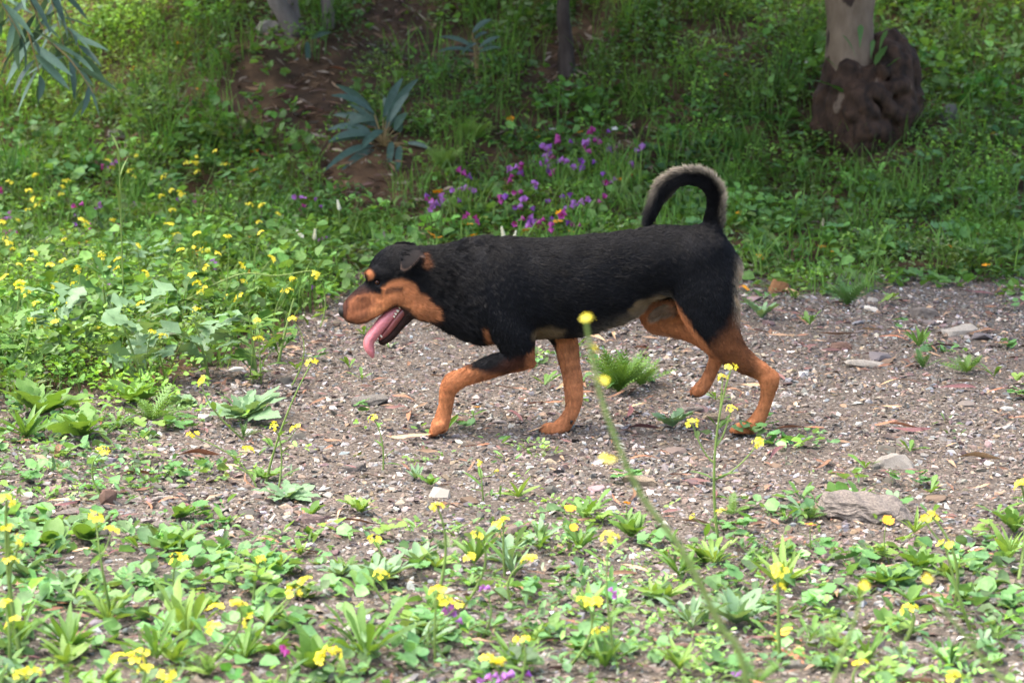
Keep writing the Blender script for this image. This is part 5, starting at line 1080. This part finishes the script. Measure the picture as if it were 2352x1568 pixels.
# foreground stalks
FG = [([(715, 835)], (610, 1110), 'mustard stalk with one yellow head rising beside the large rosette', .004), ([(465, 877)], (560, 1010), 'leaning mustard stalk with one yellow head over the rosette', .0035), ([(630, 980), (680, 985)], (640, 1120), 'short mustard stalk with two yellow heads on the gravel', .003), ([(570, 1035), (443, 1003)], (590, 1120), 'mustard stalk with two spread yellow heads low over the gravel', .003), ([(595, 780)], (600, 880), 'mustard stalk with one yellow head at the gravel edge', .003), ([(235, 1037)], (238, 1150), 'lone yellow mustard head on a bare stalk in open gravel', .0035),
      ([(20, 1215), (45, 1240), (15, 1150), (25, 1290)], (50, 1520), 'tall stalk with four crowded yellow heads', .006), ([(220, 1190), (255, 1220)], (260, 1430), 'mustard stalk with a double yellow head', .004), ([(410, 1285)], (420, 1430), 'brownish stalk with one yellow head over pale gravel', .003), ([(597, 1287)], (580, 1400), 'mustard stalk with one large yellow head over pale gravel', .0035), ([(700, 1337), (672, 1365)], (560, 1520), 'slanting mustard stalk with two yellow heads', .004), ([(495, 1400), (572, 1425), (545, 1390), (490, 1440)], (470, 1540), 'mustard stalk with four yellow heads over spoon leaves', .004),
      ([(270, 1512), (330, 1500), (335, 1535), (310, 1510)], (300, 1640), 'low stalk with four close yellow heads', .004), ([(45, 1550), (75, 1545)], (60, 1700), 'thick stalk with two touching yellow heads', .005), ([(385, 1556)], (400, 1640), 'single yellow head beside the low flowering stalk', .004), ([(12, 1390), (30, 1430)], (20, 1560), 'two yellow heads above the dense green plant', .005), ([(858, 962)], (880, 1080), 'slim stalk with a small yellow head on the open gravel', .0028), ([(860, 1240)], (890, 1300), 'yellow head on a short stalk above the blue green plant', .003), ([(875, 1320)], (890, 1390), 'yellow head just above the broad oval leaves', .003), ([(1005, 1165)], (985, 1420), 'mustard stalk with one yellow head on a long pale stem', .0045),
      ([(1157, 1197), (1145, 1205)], (1160, 1330), 'mustard stalk with one wide yellow head', .004), ([(1095, 1230), (1080, 1280)], (1060, 1400), 'mustard stalk with two small yellow heads beside the wide head', .0035), ([(1215, 1287)], (1180, 1400), 'yellow head on a leaning stalk near the wide head', .0035), ([(1005, 1360), (1020, 1380), (1050, 1390)], (1000, 1520), 'stalk with three little yellow heads beside the purple flower', .0035), ([(1200, 1475)], (1190, 1580), 'single bright yellow head low among broad leaves', .0035), ([(1145, 1522), (1120, 1515)], (1160, 1640), 'yellow heads beside pink magenta flowers', .0035), ([(765, 1500), (740, 1510)], (770, 1600), 'small yellow heads beside the big green plant', .003), ([(1340, 1380), (1365, 1385)], (1300, 1540), 'pair of yellow heads on a leaning stalk near the purple flower', .004), ([(1680, 845), (1680, 940), (1590, 972), (1742, 1017), (1660, 868)], (1652, 1260), 'tall branched mustard with five yellow heads before the hind leg', .0045),
      ([(1785, 1312), (1790, 1350)], (1790, 1520), 'blurred yellow head over the long leaved green plant', .005), ([(2088, 1400)], (2080, 1470), 'yellow head on a stout green shoot by the snail shell', .006), ([(1975, 1527)], (1985, 1620), 'round yellow head over a grassy tuft', .004), ([(2190, 1555)], (2200, 1640), 'yellow head over the dark grassy tuft', .004), ([(2125, 1195), (2140, 1185)], (2190, 1400), 'blurred pair of yellow heads above the slate rock', .005), ([(2172, 1255)], (2230, 1450), 'drooping yellow head near the slate rock', .0045), ([(2346, 1115)], (2340, 1330), 'tall yellow head above curled red leaves', .005), ([(1100, 1063), (1142, 1082)], (1110, 1150), 'short stalk with two tiny yellow flowers under the dog', .0025), ([(1655, 1175), (1590, 1185)], (1620, 1280), 'low stalk with two tiny yellow flowers by the branched mustard', .0025), ([(1400, 1235), (1380, 1450)], (1420, 1540), 'thin stalk with sparse yellow flowers on open gravel', .003)]
for tips, (bx, by), lab, rd in FG:
    b = at_ground(bx, by); tiny = 'tiny' in lab
    stalk(b, [on_plane(*t, b) for t in tips], lab, None, hr=(.014 if tiny else .025), rad=rd, leaves=3, leafmat='fresh', leafsize=.06)
# two out-of-focus stalks close to the lens
for pts, Y, lab, heads, rd in [([(1345, 735), (1375, 890), (1415, 1010), (1475, 1140), (1570, 1270), (1650, 1430), (1720, 1600), (1790, 2400)], -4.0, 'tall pale green stalk with yellow heads standing before the dog', [(1348, 735), (1384, 878), (1392, 1058), (1362, 800)], .0045), ([(1985, 1345), (1965, 1420), (1930, 1520), (1880, 1700), (1850, 2300)], -3.7, 'bare leaning seed stalk with a pale bud', [(1985, 1345)], .0032), ([(2140, 1370), (2200, 1440), (2270, 1530), (2350, 1650), (2400, 2300)], -3.7, 'slanting pale stalk ending in a pale head', [(2130, 1330)], .0035)]:
    W = [at_plane(px, py, Y) for px, py in pts]; gz = float(height(W[-1][0], Y)); W[-1][2] = gz; b = W[-1]; root = empty('mustard_plant', b); tag(root, lab, 'flower')
    obj('stem', tube_mesh('stem', [(crom(np.array([p-b for p in W[::-1]]), 6), rd*1.3, rd*.55)], ML['stem'], 6), root)
    for i, h_ in enumerate(heads): obj('flower_head', FLY[i % 6], root, at_plane(*h_, Y)-b, (rng.normal(0, .3), rng.normal(0, .3), 0), .016 if i < 3 else .009)
# orange and purple flowers of the foreground
for px, py, hp, lab, hr in [(1096, 935, 40, 'single yellow orange flower on the gravel under the dog', .013), (1310, 1168, 70, 'orange marigold with a round open head', .017), (1318, 1211, 60, 'flat orange marigold below the round open one', .013), (1862, 1205, 60, 'orange marigold standing before the slate rock end', .015), (2040, 1195, 100, 'orange marigold standing in front of the slate rock', .015), (1440, 1200-45, 50, 'tiny orange flower near the oval leaved weed', .009)]: marigold(px, py, hp, lab, None, hr)
for pts, hp, lab, hr in [([(1025, 1407), (1040, 1415)], 100, 'violet bugloss with two joined flowers', .020), ([(1107, 1357)], 110, 'dark violet bugloss flower behind the joined pair', .018), ([(1417, 1370)], 130, 'lilac bugloss flower on a leafy stalk', .021), ([(650, 1508)], 100, 'closed magenta bugloss flower beside the big green plant', .020), ([(1122, 1556), (1160, 1562)], 90, 'pink magenta bugloss pair low in the weeds', .022), ([(1222, 1553)], 90, 'purple bugloss flower beside the pink magenta pair', .022), ([(1685, 1550)], 90, 'magenta bugloss flower by a light green weed', .018)]: bugloss(pts, hp, lab, None, hr)
yv, yf = blade(oval, 8, .1, .1); p = at_ground(1795, 1470)
tag(obj('fallen_leaf', mesh_from('fallen_leaf', yv-[0, .5, 0], [yf], [M_yl], True), None, p+[0, 0, .012], (.5, .1, -1.2), F2m(p)*66), 'bright yellow fallen round leaf standing upright among weeds', 'leaf')
# ================================================================== TREES
def m_bark(name, c1, c2, c3, patch=.5, vert=2.5, scale=5):
    m = bpy.data.materials.new(name); m.use_nodes = True; N, L = m.node_tree.nodes, m.node_tree.links
    b = N['Principled BSDF']; b.inputs['Roughness'].default_value = .85; b.inputs['Specular IOR Level'].default_value = .25
    tc = N.new('ShaderNodeTexCoord'); mp = N.new('ShaderNodeMapping'); mp.inputs['Scale'].default_value = (vert, vert, 1); L.new(tc.outputs['Object'], mp.inputs[0])
    n = N.new('ShaderNodeTexNoise'); n.inputs['Scale'].default_value = scale; n.inputs['Detail'].default_value = 8; n.inputs['Roughness'].default_value = .65; L.new(mp.outputs[0], n.inputs['Vector'])
    n2 = N.new('ShaderNodeTexNoise'); n2.inputs['Scale'].default_value = scale*.5; n2.inputs['Detail'].default_value = 3; L.new(mp.outputs[0], n2.inputs['Vector'])
    r = N.new('ShaderNodeValToRGB'); r.color_ramp.elements[0].position = .35; r.color_ramp.elements[0].color = (*c1, 1); r.color_ramp.elements[1].position = .7; r.color_ramp.elements[1].color = (*c2, 1); L.new(n.outputs[0], r.inputs[0])
    r2 = N.new('ShaderNodeValToRGB'); r2.color_ramp.elements[0].position = patch; r2.color_ramp.elements[1].position = patch+.03; L.new(n2.outputs[0], r2.inputs[0])
    mx = N.new('ShaderNodeMix'); mx.data_type = 'RGBA'; L.new(r2.outputs[0], mx.inputs[0]); L.new(r.outputs[0], mx.inputs[6]); mx.inputs[7].default_value = (*c3, 1); L.new(mx.outputs[2], b.inputs['Base Color'])
    bp = N.new('ShaderNodeBump'); bp.inputs['Strength'].default_value = .7; bp.inputs['Distance'].default_value = .03; L.new(n.outputs[0], bp.inputs['Height']); L.new(bp.outputs[0], b.inputs['Normal']); return m
M_barkp = m_bark('bark_pale', (.15, .11, .075), (.25, .19, .135), (.04, .026, .02), .54)
M_barkg = m_bark('bark_grey', (.13, .11, .10), (.24, .21, .19), (.06, .045, .04), .58)
M_barkd = m_bark('bark_dark', (.035, .026, .022), (.09, .07, .06), (.16, .13, .12), .66)
M_burl = m_bark('bark_burl', (.018, .012, .009), (.085, .048, .03), (.15, .11, .08), .68, 1.5, 11)
M_crown = mat_simple('eucalyptus_leaf', (0, 0, 0), rough=.45, spec=.4, trans=.2, attr='tint')
def sdf_mesh(name, prims, vox, mat, k=.03, noise=0.0, nf=30, org=(0, 0, 0), cut=None):
    """prims: list of (a, ra, b, rb) round cones -> smooth union mesh"""
    A = np.array([p[0] for p in prims]); B = np.array([p[2] for p in prims]); r = max(max(p[1], p[3]) for p in prims)
    l0 = np.minimum(A.min(0), B.min(0))-r-.05; h0 = np.maximum(A.max(0), B.max(0))+r+.05; n_ = np.ceil((h0-l0)/vox).astype(int)
    xs = [l0[i]+vox*np.arange(n_[i]) for i in range(3)]; X, Y, Z = np.meshgrid(*xs, indexing='ij'); Dd = np.full(n_, 1.)
    for a, ra, b, rb in prims:
        a, b = np.asarray(a, float), np.asarray(b, float); ab = b-a; t = np.clip(((X-a[0])*ab[0]+(Y-a[1])*ab[1]+(Z-a[2])*ab[2])/(ab@ab+1e-9), 0, 1)
        d = np.sqrt((X-a[0]-t*ab[0])**2+(Y-a[1]-t*ab[1])**2+(Z-a[2]-t*ab[2])**2)-(ra+t*(rb-ra)); Dd = smin(Dd, d, k)
    if noise: Dd = Dd+noise*vnoise(np.stack([X.ravel(), Y.ravel(), Z.ravel()], 1), nf, 77).reshape(Dd.shape)+noise*.5*vnoise(np.stack([X.ravel(), Y.ravel(), Z.ravel()], 1), nf*2.6, 78).reshape(Dd.shape)
    Vt, Qt = surf_nets(Dd, l0, vox); Qt = Qt[(Qt >= 0).all(1)]
    return mesh_from(name, Vt-np.asarray(org), [Qt], [mat], True)
leafT = [flat_leaf(5, .20, s+40) for s in range(3)]
def crown(root, centers, n, name='crown', base=np.zeros(3)):
    c = np.array([q[:3] for q in centers]); s = np.array([q[3] for q in centers]); i = rng.integers(0, len(c), n)
    d = rng.normal(size=(n, 3)); d /= np.linalg.norm(d, axis=1, keepdims=True); P = c[i]+d*(s[i]*rng.random(n)**.45)[:, None]*np.array([1, 1, .75])
    C = np.array([.06, .11, .06])[None]*rng.uniform(.6, 1.5, (n, 1))*np.array([1, 1, 1])[None]
    return obj(name, scatter_mesh(name, leafT, P-base, rot_zyx(rng.uniform(0, 6.3, n), rng.normal(-1.1, .45, n), rng.uniform(0, 6.3, n)), rng.uniform(.15, .26, n), C, M_crown, True), root)
def limb_paths(b, top, n, spread, zlo, zhi):
    ends = []; paths = []
    for k in range(n):
        a = 2*math.pi*k/n+rng.normal(0, .4); f = rng.uniform(.55, .95); s = np.asarray(b)*(1-f)+np.asarray(top)*f; e = s+np.array([math.cos(a)*spread, math.sin(a)*spread, rng.uniform(zlo, zhi)])
        paths.append((bez(s, e, (0, 0, .3), 7), .045, .015)); ends.append(e)
    return paths, ends
# tree with a burled base
tb = at_ground(1985, 305); m_ = F2m(tb)
def TP(px, py, dy=0.0): return at_plane(px, py, tb[1]+dy)
root = empty('eucalyptus_tree', tb); tag(root, 'eucalyptus tree with pale patchy trunk rising from a dark knobbly burl', 'tree')
prim = [(TP(1960, 320), .16, TP(1952, 150), .125), (TP(1952, 150), .125, TP(1953, 0), .122), (TP(1953, 0), .122, TP(1958, -900), .10), (TP(1958, -900), .10, TP(1930, -1500), .07)]
obj('trunk', sdf_mesh('trunk', prim, .03, M_barkp, .03, .006, 14, tb), root)
bl = []
rb = np.random.default_rng(5)
for pts, r0, r1, dy in [([(1918, 150), (1908, 230), (1900, 320)], 26, 40, -.03), ([(1950, 165), (1940, 240), (1945, 325)], 28, 44, -.12), ([(2045, 92), (2082, 140), (2090, 220), (2085, 310)], 26, 30, -.02), ([(2035, 120), (2055, 190), (2050, 300)], 34, 42, -.07), ([(1995, 185), (2005, 250), (2010, 320)], 34, 46, -.13), ([(1965, 210), (1985, 280), (1975, 330)], 26, 40, -.2), ([(2070, 150), (2072, 240), (2065, 310)], 24, 36, -.10), ([(2020, 100), (2060, 105)], 26, 24, .02)]:
    for (ax_, ay_), (bx_, by_), f in zip(pts[:-1], pts[1:], np.linspace(0, 1, len(pts)-1)): bl.append((TP(ax_, ay_, dy), (r0+(r1-r0)*f)*m_, TP(bx_, by_, dy), (r0+(r1-r0)*min(1, f+.5))*m_))
for px, py, r, dy in [(1978, 218, 26, -.24), (2008, 208, 22, -.24), (2028, 226, 20, -.22), (1962, 262, 28, -.24), (2000, 262, 24, -.26), (1992, 296, 30, -.26), (2040, 250, 22, -.2), (2048, 128, 26, -.12), (2068, 118, 20, -.06), (2030, 160, 24, -.16), (1935, 200, 24, -.16), (1925, 255, 26, -.12), (2062, 200, 24, -.16), (2060, 262, 26, -.16), (2020, 300, 28, -.22), (1945, 300, 28, -.18), (1985, 240, 18, -.28)]:
    q = TP(px, py, dy); r *= m_; bl.append((q, r, q+rb.normal(0, .02, 3), r*.8))
obj('burl', sdf_mesh('burl', bl, .010, M_burl, .018, .010, 34, tb), root)
paths, ends = limb_paths(TP(1953, 0)-tb, TP(1930, -1500)-tb, 6, 1.5, .3, 1.4); obj('limbs', tube_mesh('limbs', paths, M_barkp, 6), root)
crown(root, [(*(e+tb), .9) for e in ends]+[(tb[0], tb[1]-.3, tb[2]+4.6, 1.2), (tb[0]-.9, tb[1]-.6, tb[2]+3.9, .9), (tb[0]+.9, tb[1]-1.0, tb[2]+3.6, .9), (tb[0]-.4, tb[1]-1.3, tb[2]+3.7, .9)], 9500, base=tb)
for px, py, a, up, sz, sh in [(1965, 130, 1.2, 1.1, .13, 'spat'), (1975, 110, -.2, 1.4, .12, 'spat'), (1925, 160, 1.8, .7, .11, 'spat'), (2010, 150, -1.2, .9, .12, 'oval'), (2025, 165, -1.7, .6, .12, 'oval'), (2000, 135, -.5, 1.2, .1, 'spat'), (2020, 120, -.9, 1.3, .12, 'spat'), (1915, 200, 1.6, .3, .12, 'oval'), (1935, 215, 2.2, .5, .1, 'oval')]:
    add_leaf(root, sh, 'mid', TP(px, py, -.2)-tb, a, up, sz, name='sprout_leaf')
stone(2180, 285, 50, 1.3, 'dark', 'dark weathered stump of bark beside the burled tree', 81, .2, .8, .6, name='bark_stump', boxy=.7)
# twin grey trunks on the bank
t2 = at_ground(690, 78)
def TQ(px, py, dy=0.0): return at_plane(px, py, t2[1]+dy)
root = empty('eucalyptus_tree', t2); tag(root, 'young grey eucalyptus with three slanting bare trunks on the bank', 'tree')
tr = sdf_mesh('trunk', [(TQ(682, 85), .055, TQ(640, 10), .05), (TQ(640, 10), .05, TQ(600, -60), .046), (TQ(600, -60), .046, TQ(380, -700), .03)], .017, M_barkg, .02, .004, 20, t2); obj('trunk', tr, root)
obj('trunk', sdf_mesh('trunk', [(TQ(755, 60, .1), .04, TQ(752, 0, .1), .036), (TQ(752, 0, .1), .036, TQ(800, -700, .2), .025)], .017, M_barkg, .02, .004, 20, t2), root)
obj('trunk', sdf_mesh('trunk', [(TQ(688, 85, .05), .045, TQ(672, 20, .1), .035), (TQ(672, 20, .1), .035, TQ(640, -500, .3), .02)], .017, M_barkg, .02, .003, 20, t2), root)
ce = [TQ(380, -700), TQ(800, -700, .2), TQ(640, -500, .3), TQ(300, -600, -.6), TQ(560, -820, -.6)]
crown(root, [(*e, .85) for e in ce], 8500, base=t2)
# thin trunk in the middle
t3 = at_ground(1300, 165)
root = empty('eucalyptus_tree', t3); tag(root, 'thin dark trunked eucalyptus standing in the middle of the bank', 'tree')
obj('trunk', sdf_mesh('trunk', [(at_plane(1302, 175, t3[1]), .055, at_plane(1296, 60, t3[1]), .036), (at_plane(1296, 60, t3[1]), .036, at_plane(1290, -700, t3[1]), .025)], .017, M_barkd, .02, .006, 24, t3), root)
crown(root, [(*at_plane(1290+dx, -800+dy, t3[1]+dd), .85) for dx, dy, dd in ((0, 0, 0), (350, 60, -.4), (-300, 40, -.5), (100, -200, .5), (250, -80, -1.0), (-150, -60, -1.3))], 8500, base=t3)
# tree beyond the left border whose twigs hang into view
t4 = np.array([-3.9, 4.6, float(height(-3.9, 4.6))]); root = empty('eucalyptus_tree', t4); tag(root, 'eucalyptus with drooping leafy twigs hanging over the verge', 'tree')
obj('trunk', sdf_mesh('trunk', [(t4, .13, t4+[.1, 0, 2.2], .10), (t4+[.1, 0, 2.2], .10, t4+[.5, -.2, 4.2], .06)], .03, M_barkp, .03, .006, 14, t4), root)
lp = []
def twig(a_px, b_px, Y, nleaf, drop):
    a, b = at_plane(*a_px, Y)-t4, at_plane(*b_px, Y)-t4; pth = bez(a, b, (0, 0, drop), 9); lp.append((pth, .006, .002))
    nleaf = int(nleaf*1.6)
    for k in range(nleaf):
        f = (k+.6)/nleaf; i = min(int(f*8), 7); pt = pth[i]*(1-(f*8-i))+pth[i+1]*(f*8-i); s = 1 if k % 2 else -1
        o = obj('leaf', EL[rng.integers(3)], root, pt, (rng.uniform(-1.35, -.35), rng.uniform(-.8, .8), s*rng.uniform(.5, 2.6)), rng.uniform(.15, .24))
EL = []
for s in range(3):
    v, f = blade(lambda t: .085*math.sin(math.pi*min(1, t**.8))**.9+.003, 8, .25-.1*s, .25); EL.append(mesh_from('leaf', v, [f], [ML['glauc' if s == 0 else 'glauc_pale']], True))
L0 = t4+[.1, 0, 2.2]-t4
for a, b, Y, n, dr in [((-40, -160), (110, 95), 3.6, 12, .12), ((60, -160), (150, 120), 3.8, 12, .1), ((110, 95), (215, 215), 3.7, 9, .06), ((60, 60), (95, 190), 3.6, 8, .03), ((-60, -60), (55, 100), 3.5, 10, .08), ((140, -120), (135, 60), 4.0, 9, .05), ((20, -120), (15, 60), 3.9, 8, .05), ((150, 60), (190, 130), 3.8, 6, .04)]: twig(a, b, Y, n, dr)
for a in [(-40, -160, 3.6), (60, -160, 3.8), (140, -120, 4.0), (-60, -60, 3.5), (20, -120, 3.9)]: lp.append((bez(L0+[.2, -.05, 1.0], at_plane(a[0], a[1], a[2])-t4, (0, 0, .4), 9), .02, .006))
obj('twigs', tube_mesh('twigs', lp, ML['stem_dry'], 5), root)
crown(root, [(*(t4+np.array(d)), .8) for d in ((.5, -.2, 4.3), (-.6, .2, 3.8), (.9, .5, 3.9), (1.3, -.5, 3.8), (1.6, .6, 3.6), (2.2, 0, 3.7))], 7500, base=t4)
# another crown shading the top right of the bank
t5 = np.array([3.6, 6.6, float(height(3.6, 6.6))]); root = empty('eucalyptus_tree', t5); tag(root, 'eucalyptus standing past the burled tree shading the bank', 'tree')
obj('trunk', sdf_mesh('trunk', [(t5, .14, t5+[0, 0, 2.5], .11), (t5+[0, 0, 2.5], .11, t5+[-.4, -.3, 4.0], .06)], .03, M_barkp, .03, .006, 14, t5), root)
crown(root, [(*(t5+np.array(d)), .9) for d in ((-.4, -.3, 4.2), (-1.2, .1, 4.0), (.5, .4, 4.2), (-.6, .9, 3.9), (-.9, -1.2, 3.8))], 7000, base=t5)
# unseen limbs and crowns added to the bank trees to shade path and dog
def shade_overhang(root, base, spots, n):
    pth = [(bez(np.array([0, 0, 2.6]), np.array(s_[:3])-base, (0, 0, .5), 8), .05, .015) for s_ in spots]
    obj('limbs', tube_mesh('limbs', pth, M_barkp, 6), root); crown(root, spots, n, base=base)
shade_overhang(bpy.data.objects['eucalyptus_tree'], tb, [(1.2, 3.2, 4.6, .9), (2.6, 3.4, 4.5, .9), (1.9, 2.4, 5.0, .8), (.7, 4.3, 4.4, .8), (1.6, 1.1, 5.2, 1.0), (2.9, 1.6, 5.0, 1.0), (.5, 2.0, 5.3, .9), (3.3, 4.6, 4.4, 1.0), (1.9, 4.6, 4.2, 1.0)], 22000)
shade_overhang(bpy.data.objects['eucalyptus_tree.001'], t2, [(-.9, 4.0, 4.5, .8), (0, 3.3, 4.8, .9), (-1.9, 4.4, 4.4, .8), (-.2, 5.0, 4.3, .8), (-1.0, 2.4, 5.2, 1.0), (-.2, 1.2, 5.5, .9), (-2.2, 3.0, 5.0, .9), (-1.2, 5.4, 4.2, 1.0)], 20000)
# eucalyptus saplings with long bluish leaves
def sapling(px, py, leaves, label, extra=0, wk=.72):
    leaves = [(a, b, w_*wk, d) for a, b, w_, d in leaves]+[((a[0]+rng.normal(0, 12), a[1]+rng.normal(0, 10)), (b[0]+rng.normal(0, 26), b[1]+abs(rng.normal(0, 26))), w_*wk, d+rng.normal(0, .1)) for a, b, w_, d in leaves[:extra]]
    b = at_ground(px, py); root = empty('eucalyptus_sapling', b); tag(root, label, 'sapling'); paths = []
    for (ax_, ay), (bx, by), wd, dy in leaves:
        A, B = at_plane(ax_, ay, b[1]+dy*.3), at_plane(bx, by, b[1]+dy); d = B-A; L_ = np.linalg.norm(d); n = 9; side = np.cross(d/L_, [rng.normal(0, .3), -1, rng.normal(.35, .3)]); side /= np.linalg.norm(side)
        V, F_ = [], []; sag = .10*L_
        for i in range(n):
            t = i/(n-1); w_ = wd*F2m(b)*.5*math.sin(math.pi*min(1, t**.8*.98+.01))**.8+.0008; c = A+d*t+np.array([0, 0, sag*(4*t*(1-t))]); nrm = np.cross(side, d/L_)
            V += [c-side*w_+nrm*w_*.25-b, c-b, c+side*w_+nrm*w_*.25-b]
        for i in range(n-1): q = i*3; F_ += [(q, q+1, q+4), (q, q+4, q+3), (q+1, q+2, q+5), (q+1, q+5, q+4)]
        obj('leaf', mesh_from('leaf', V, [np.array(F_)], [ML['glauc']], True), root); paths.append((bez((0, 0, 0), A-b, (0, 0, .02), 5), .004, .002))
    obj('stem', tube_mesh('stem', paths, ML['stem_dry'], 5), root)
sapling(880, 335, [((860, 265), (770, 195), 24, -.1), ((880, 270), (925, 180), 26, .1), ((895, 280), (940, 215), 24, 0), ((860, 290), (765, 265), 26, .1), ((860, 310), (755, 325), 26, -.1), ((870, 300), (800, 240), 22, .15), ((905, 300), (935, 260), 26, -.1), ((860, 345), (782, 395), 22, -.2), ((900, 325), (893, 395), 22, -.2), ((960, 350), (925, 415), 18, -.2), ((930, 330), (1000, 350), 14, -.1), ((880, 300), (835, 340), 24, -.2), ((900, 290), (880, 220), 24, .15), ((850, 300), (750, 300), 24, 0), ((985, 355), (935, 395), 14, 0)], 'eucalyptus sapling with long blue green leaves on the bank', 15)
sapling(1095, 200, [((1090, 110), (1010, 85), 14, 0), ((1085, 75), (1130, 45), 18, 0), ((1100, 110), (1150, 85), 14, 0), ((1095, 100), (1060, 125), 12, -.1), ((1100, 120), (1150, 110), 12, -.1), ((1090, 90), (1120, 75), 12, .1), ((1090, 120), (1005, 120), 12, -.1)], 'thin sapling with drooping narrow leaves higher up the bank')
sapling(715, 120, [((705, 95), (710, 165), 18, -.1), ((715, 90), (760, 75), 16, 0)], 'small sapling with one hanging blue leaf by the twin trunks')
# light green ferny herbs on the bank
for px, py, rp, mt, lab in [(1085, 330, 75, 'lime', 'light green feathery herb beside the eucalyptus sapling'), (1020, 395, 70, 'lime', 'yellow green feathery herb below the sapling'), (1340, 250, 60, 'fresh', 'green feathery herb in the middle of the bank'), (1700, 345, 60, 'fresh', 'tall leafy herb with small white flowers by the dog tail')]: rosette(px, py, rp, 'ferny', mt, 22, lab, up=1.0, name='feathery_weed')
# dead leaves and bark on the bank
for px, py, ln, kd, an, lab in [(770, 165, 60, 'rust', .3, 'rusty orange bark piece on the bare bank'), (660, 235, 80, 'purple', .2, 'dark bark strip on the bare bank'), (715, 260, 70, 'rust', -.4, 'reddish bark strip below the dark one'), (1880, 380, 40, 'rust', .8, 'rust leaf leaning in the green below the burl'), (2055, 275, 50, 'tan', 1.4, 'tan leaf hanging beside the burl')]: fallen(px, py, ln, kd, an, lab, 3)
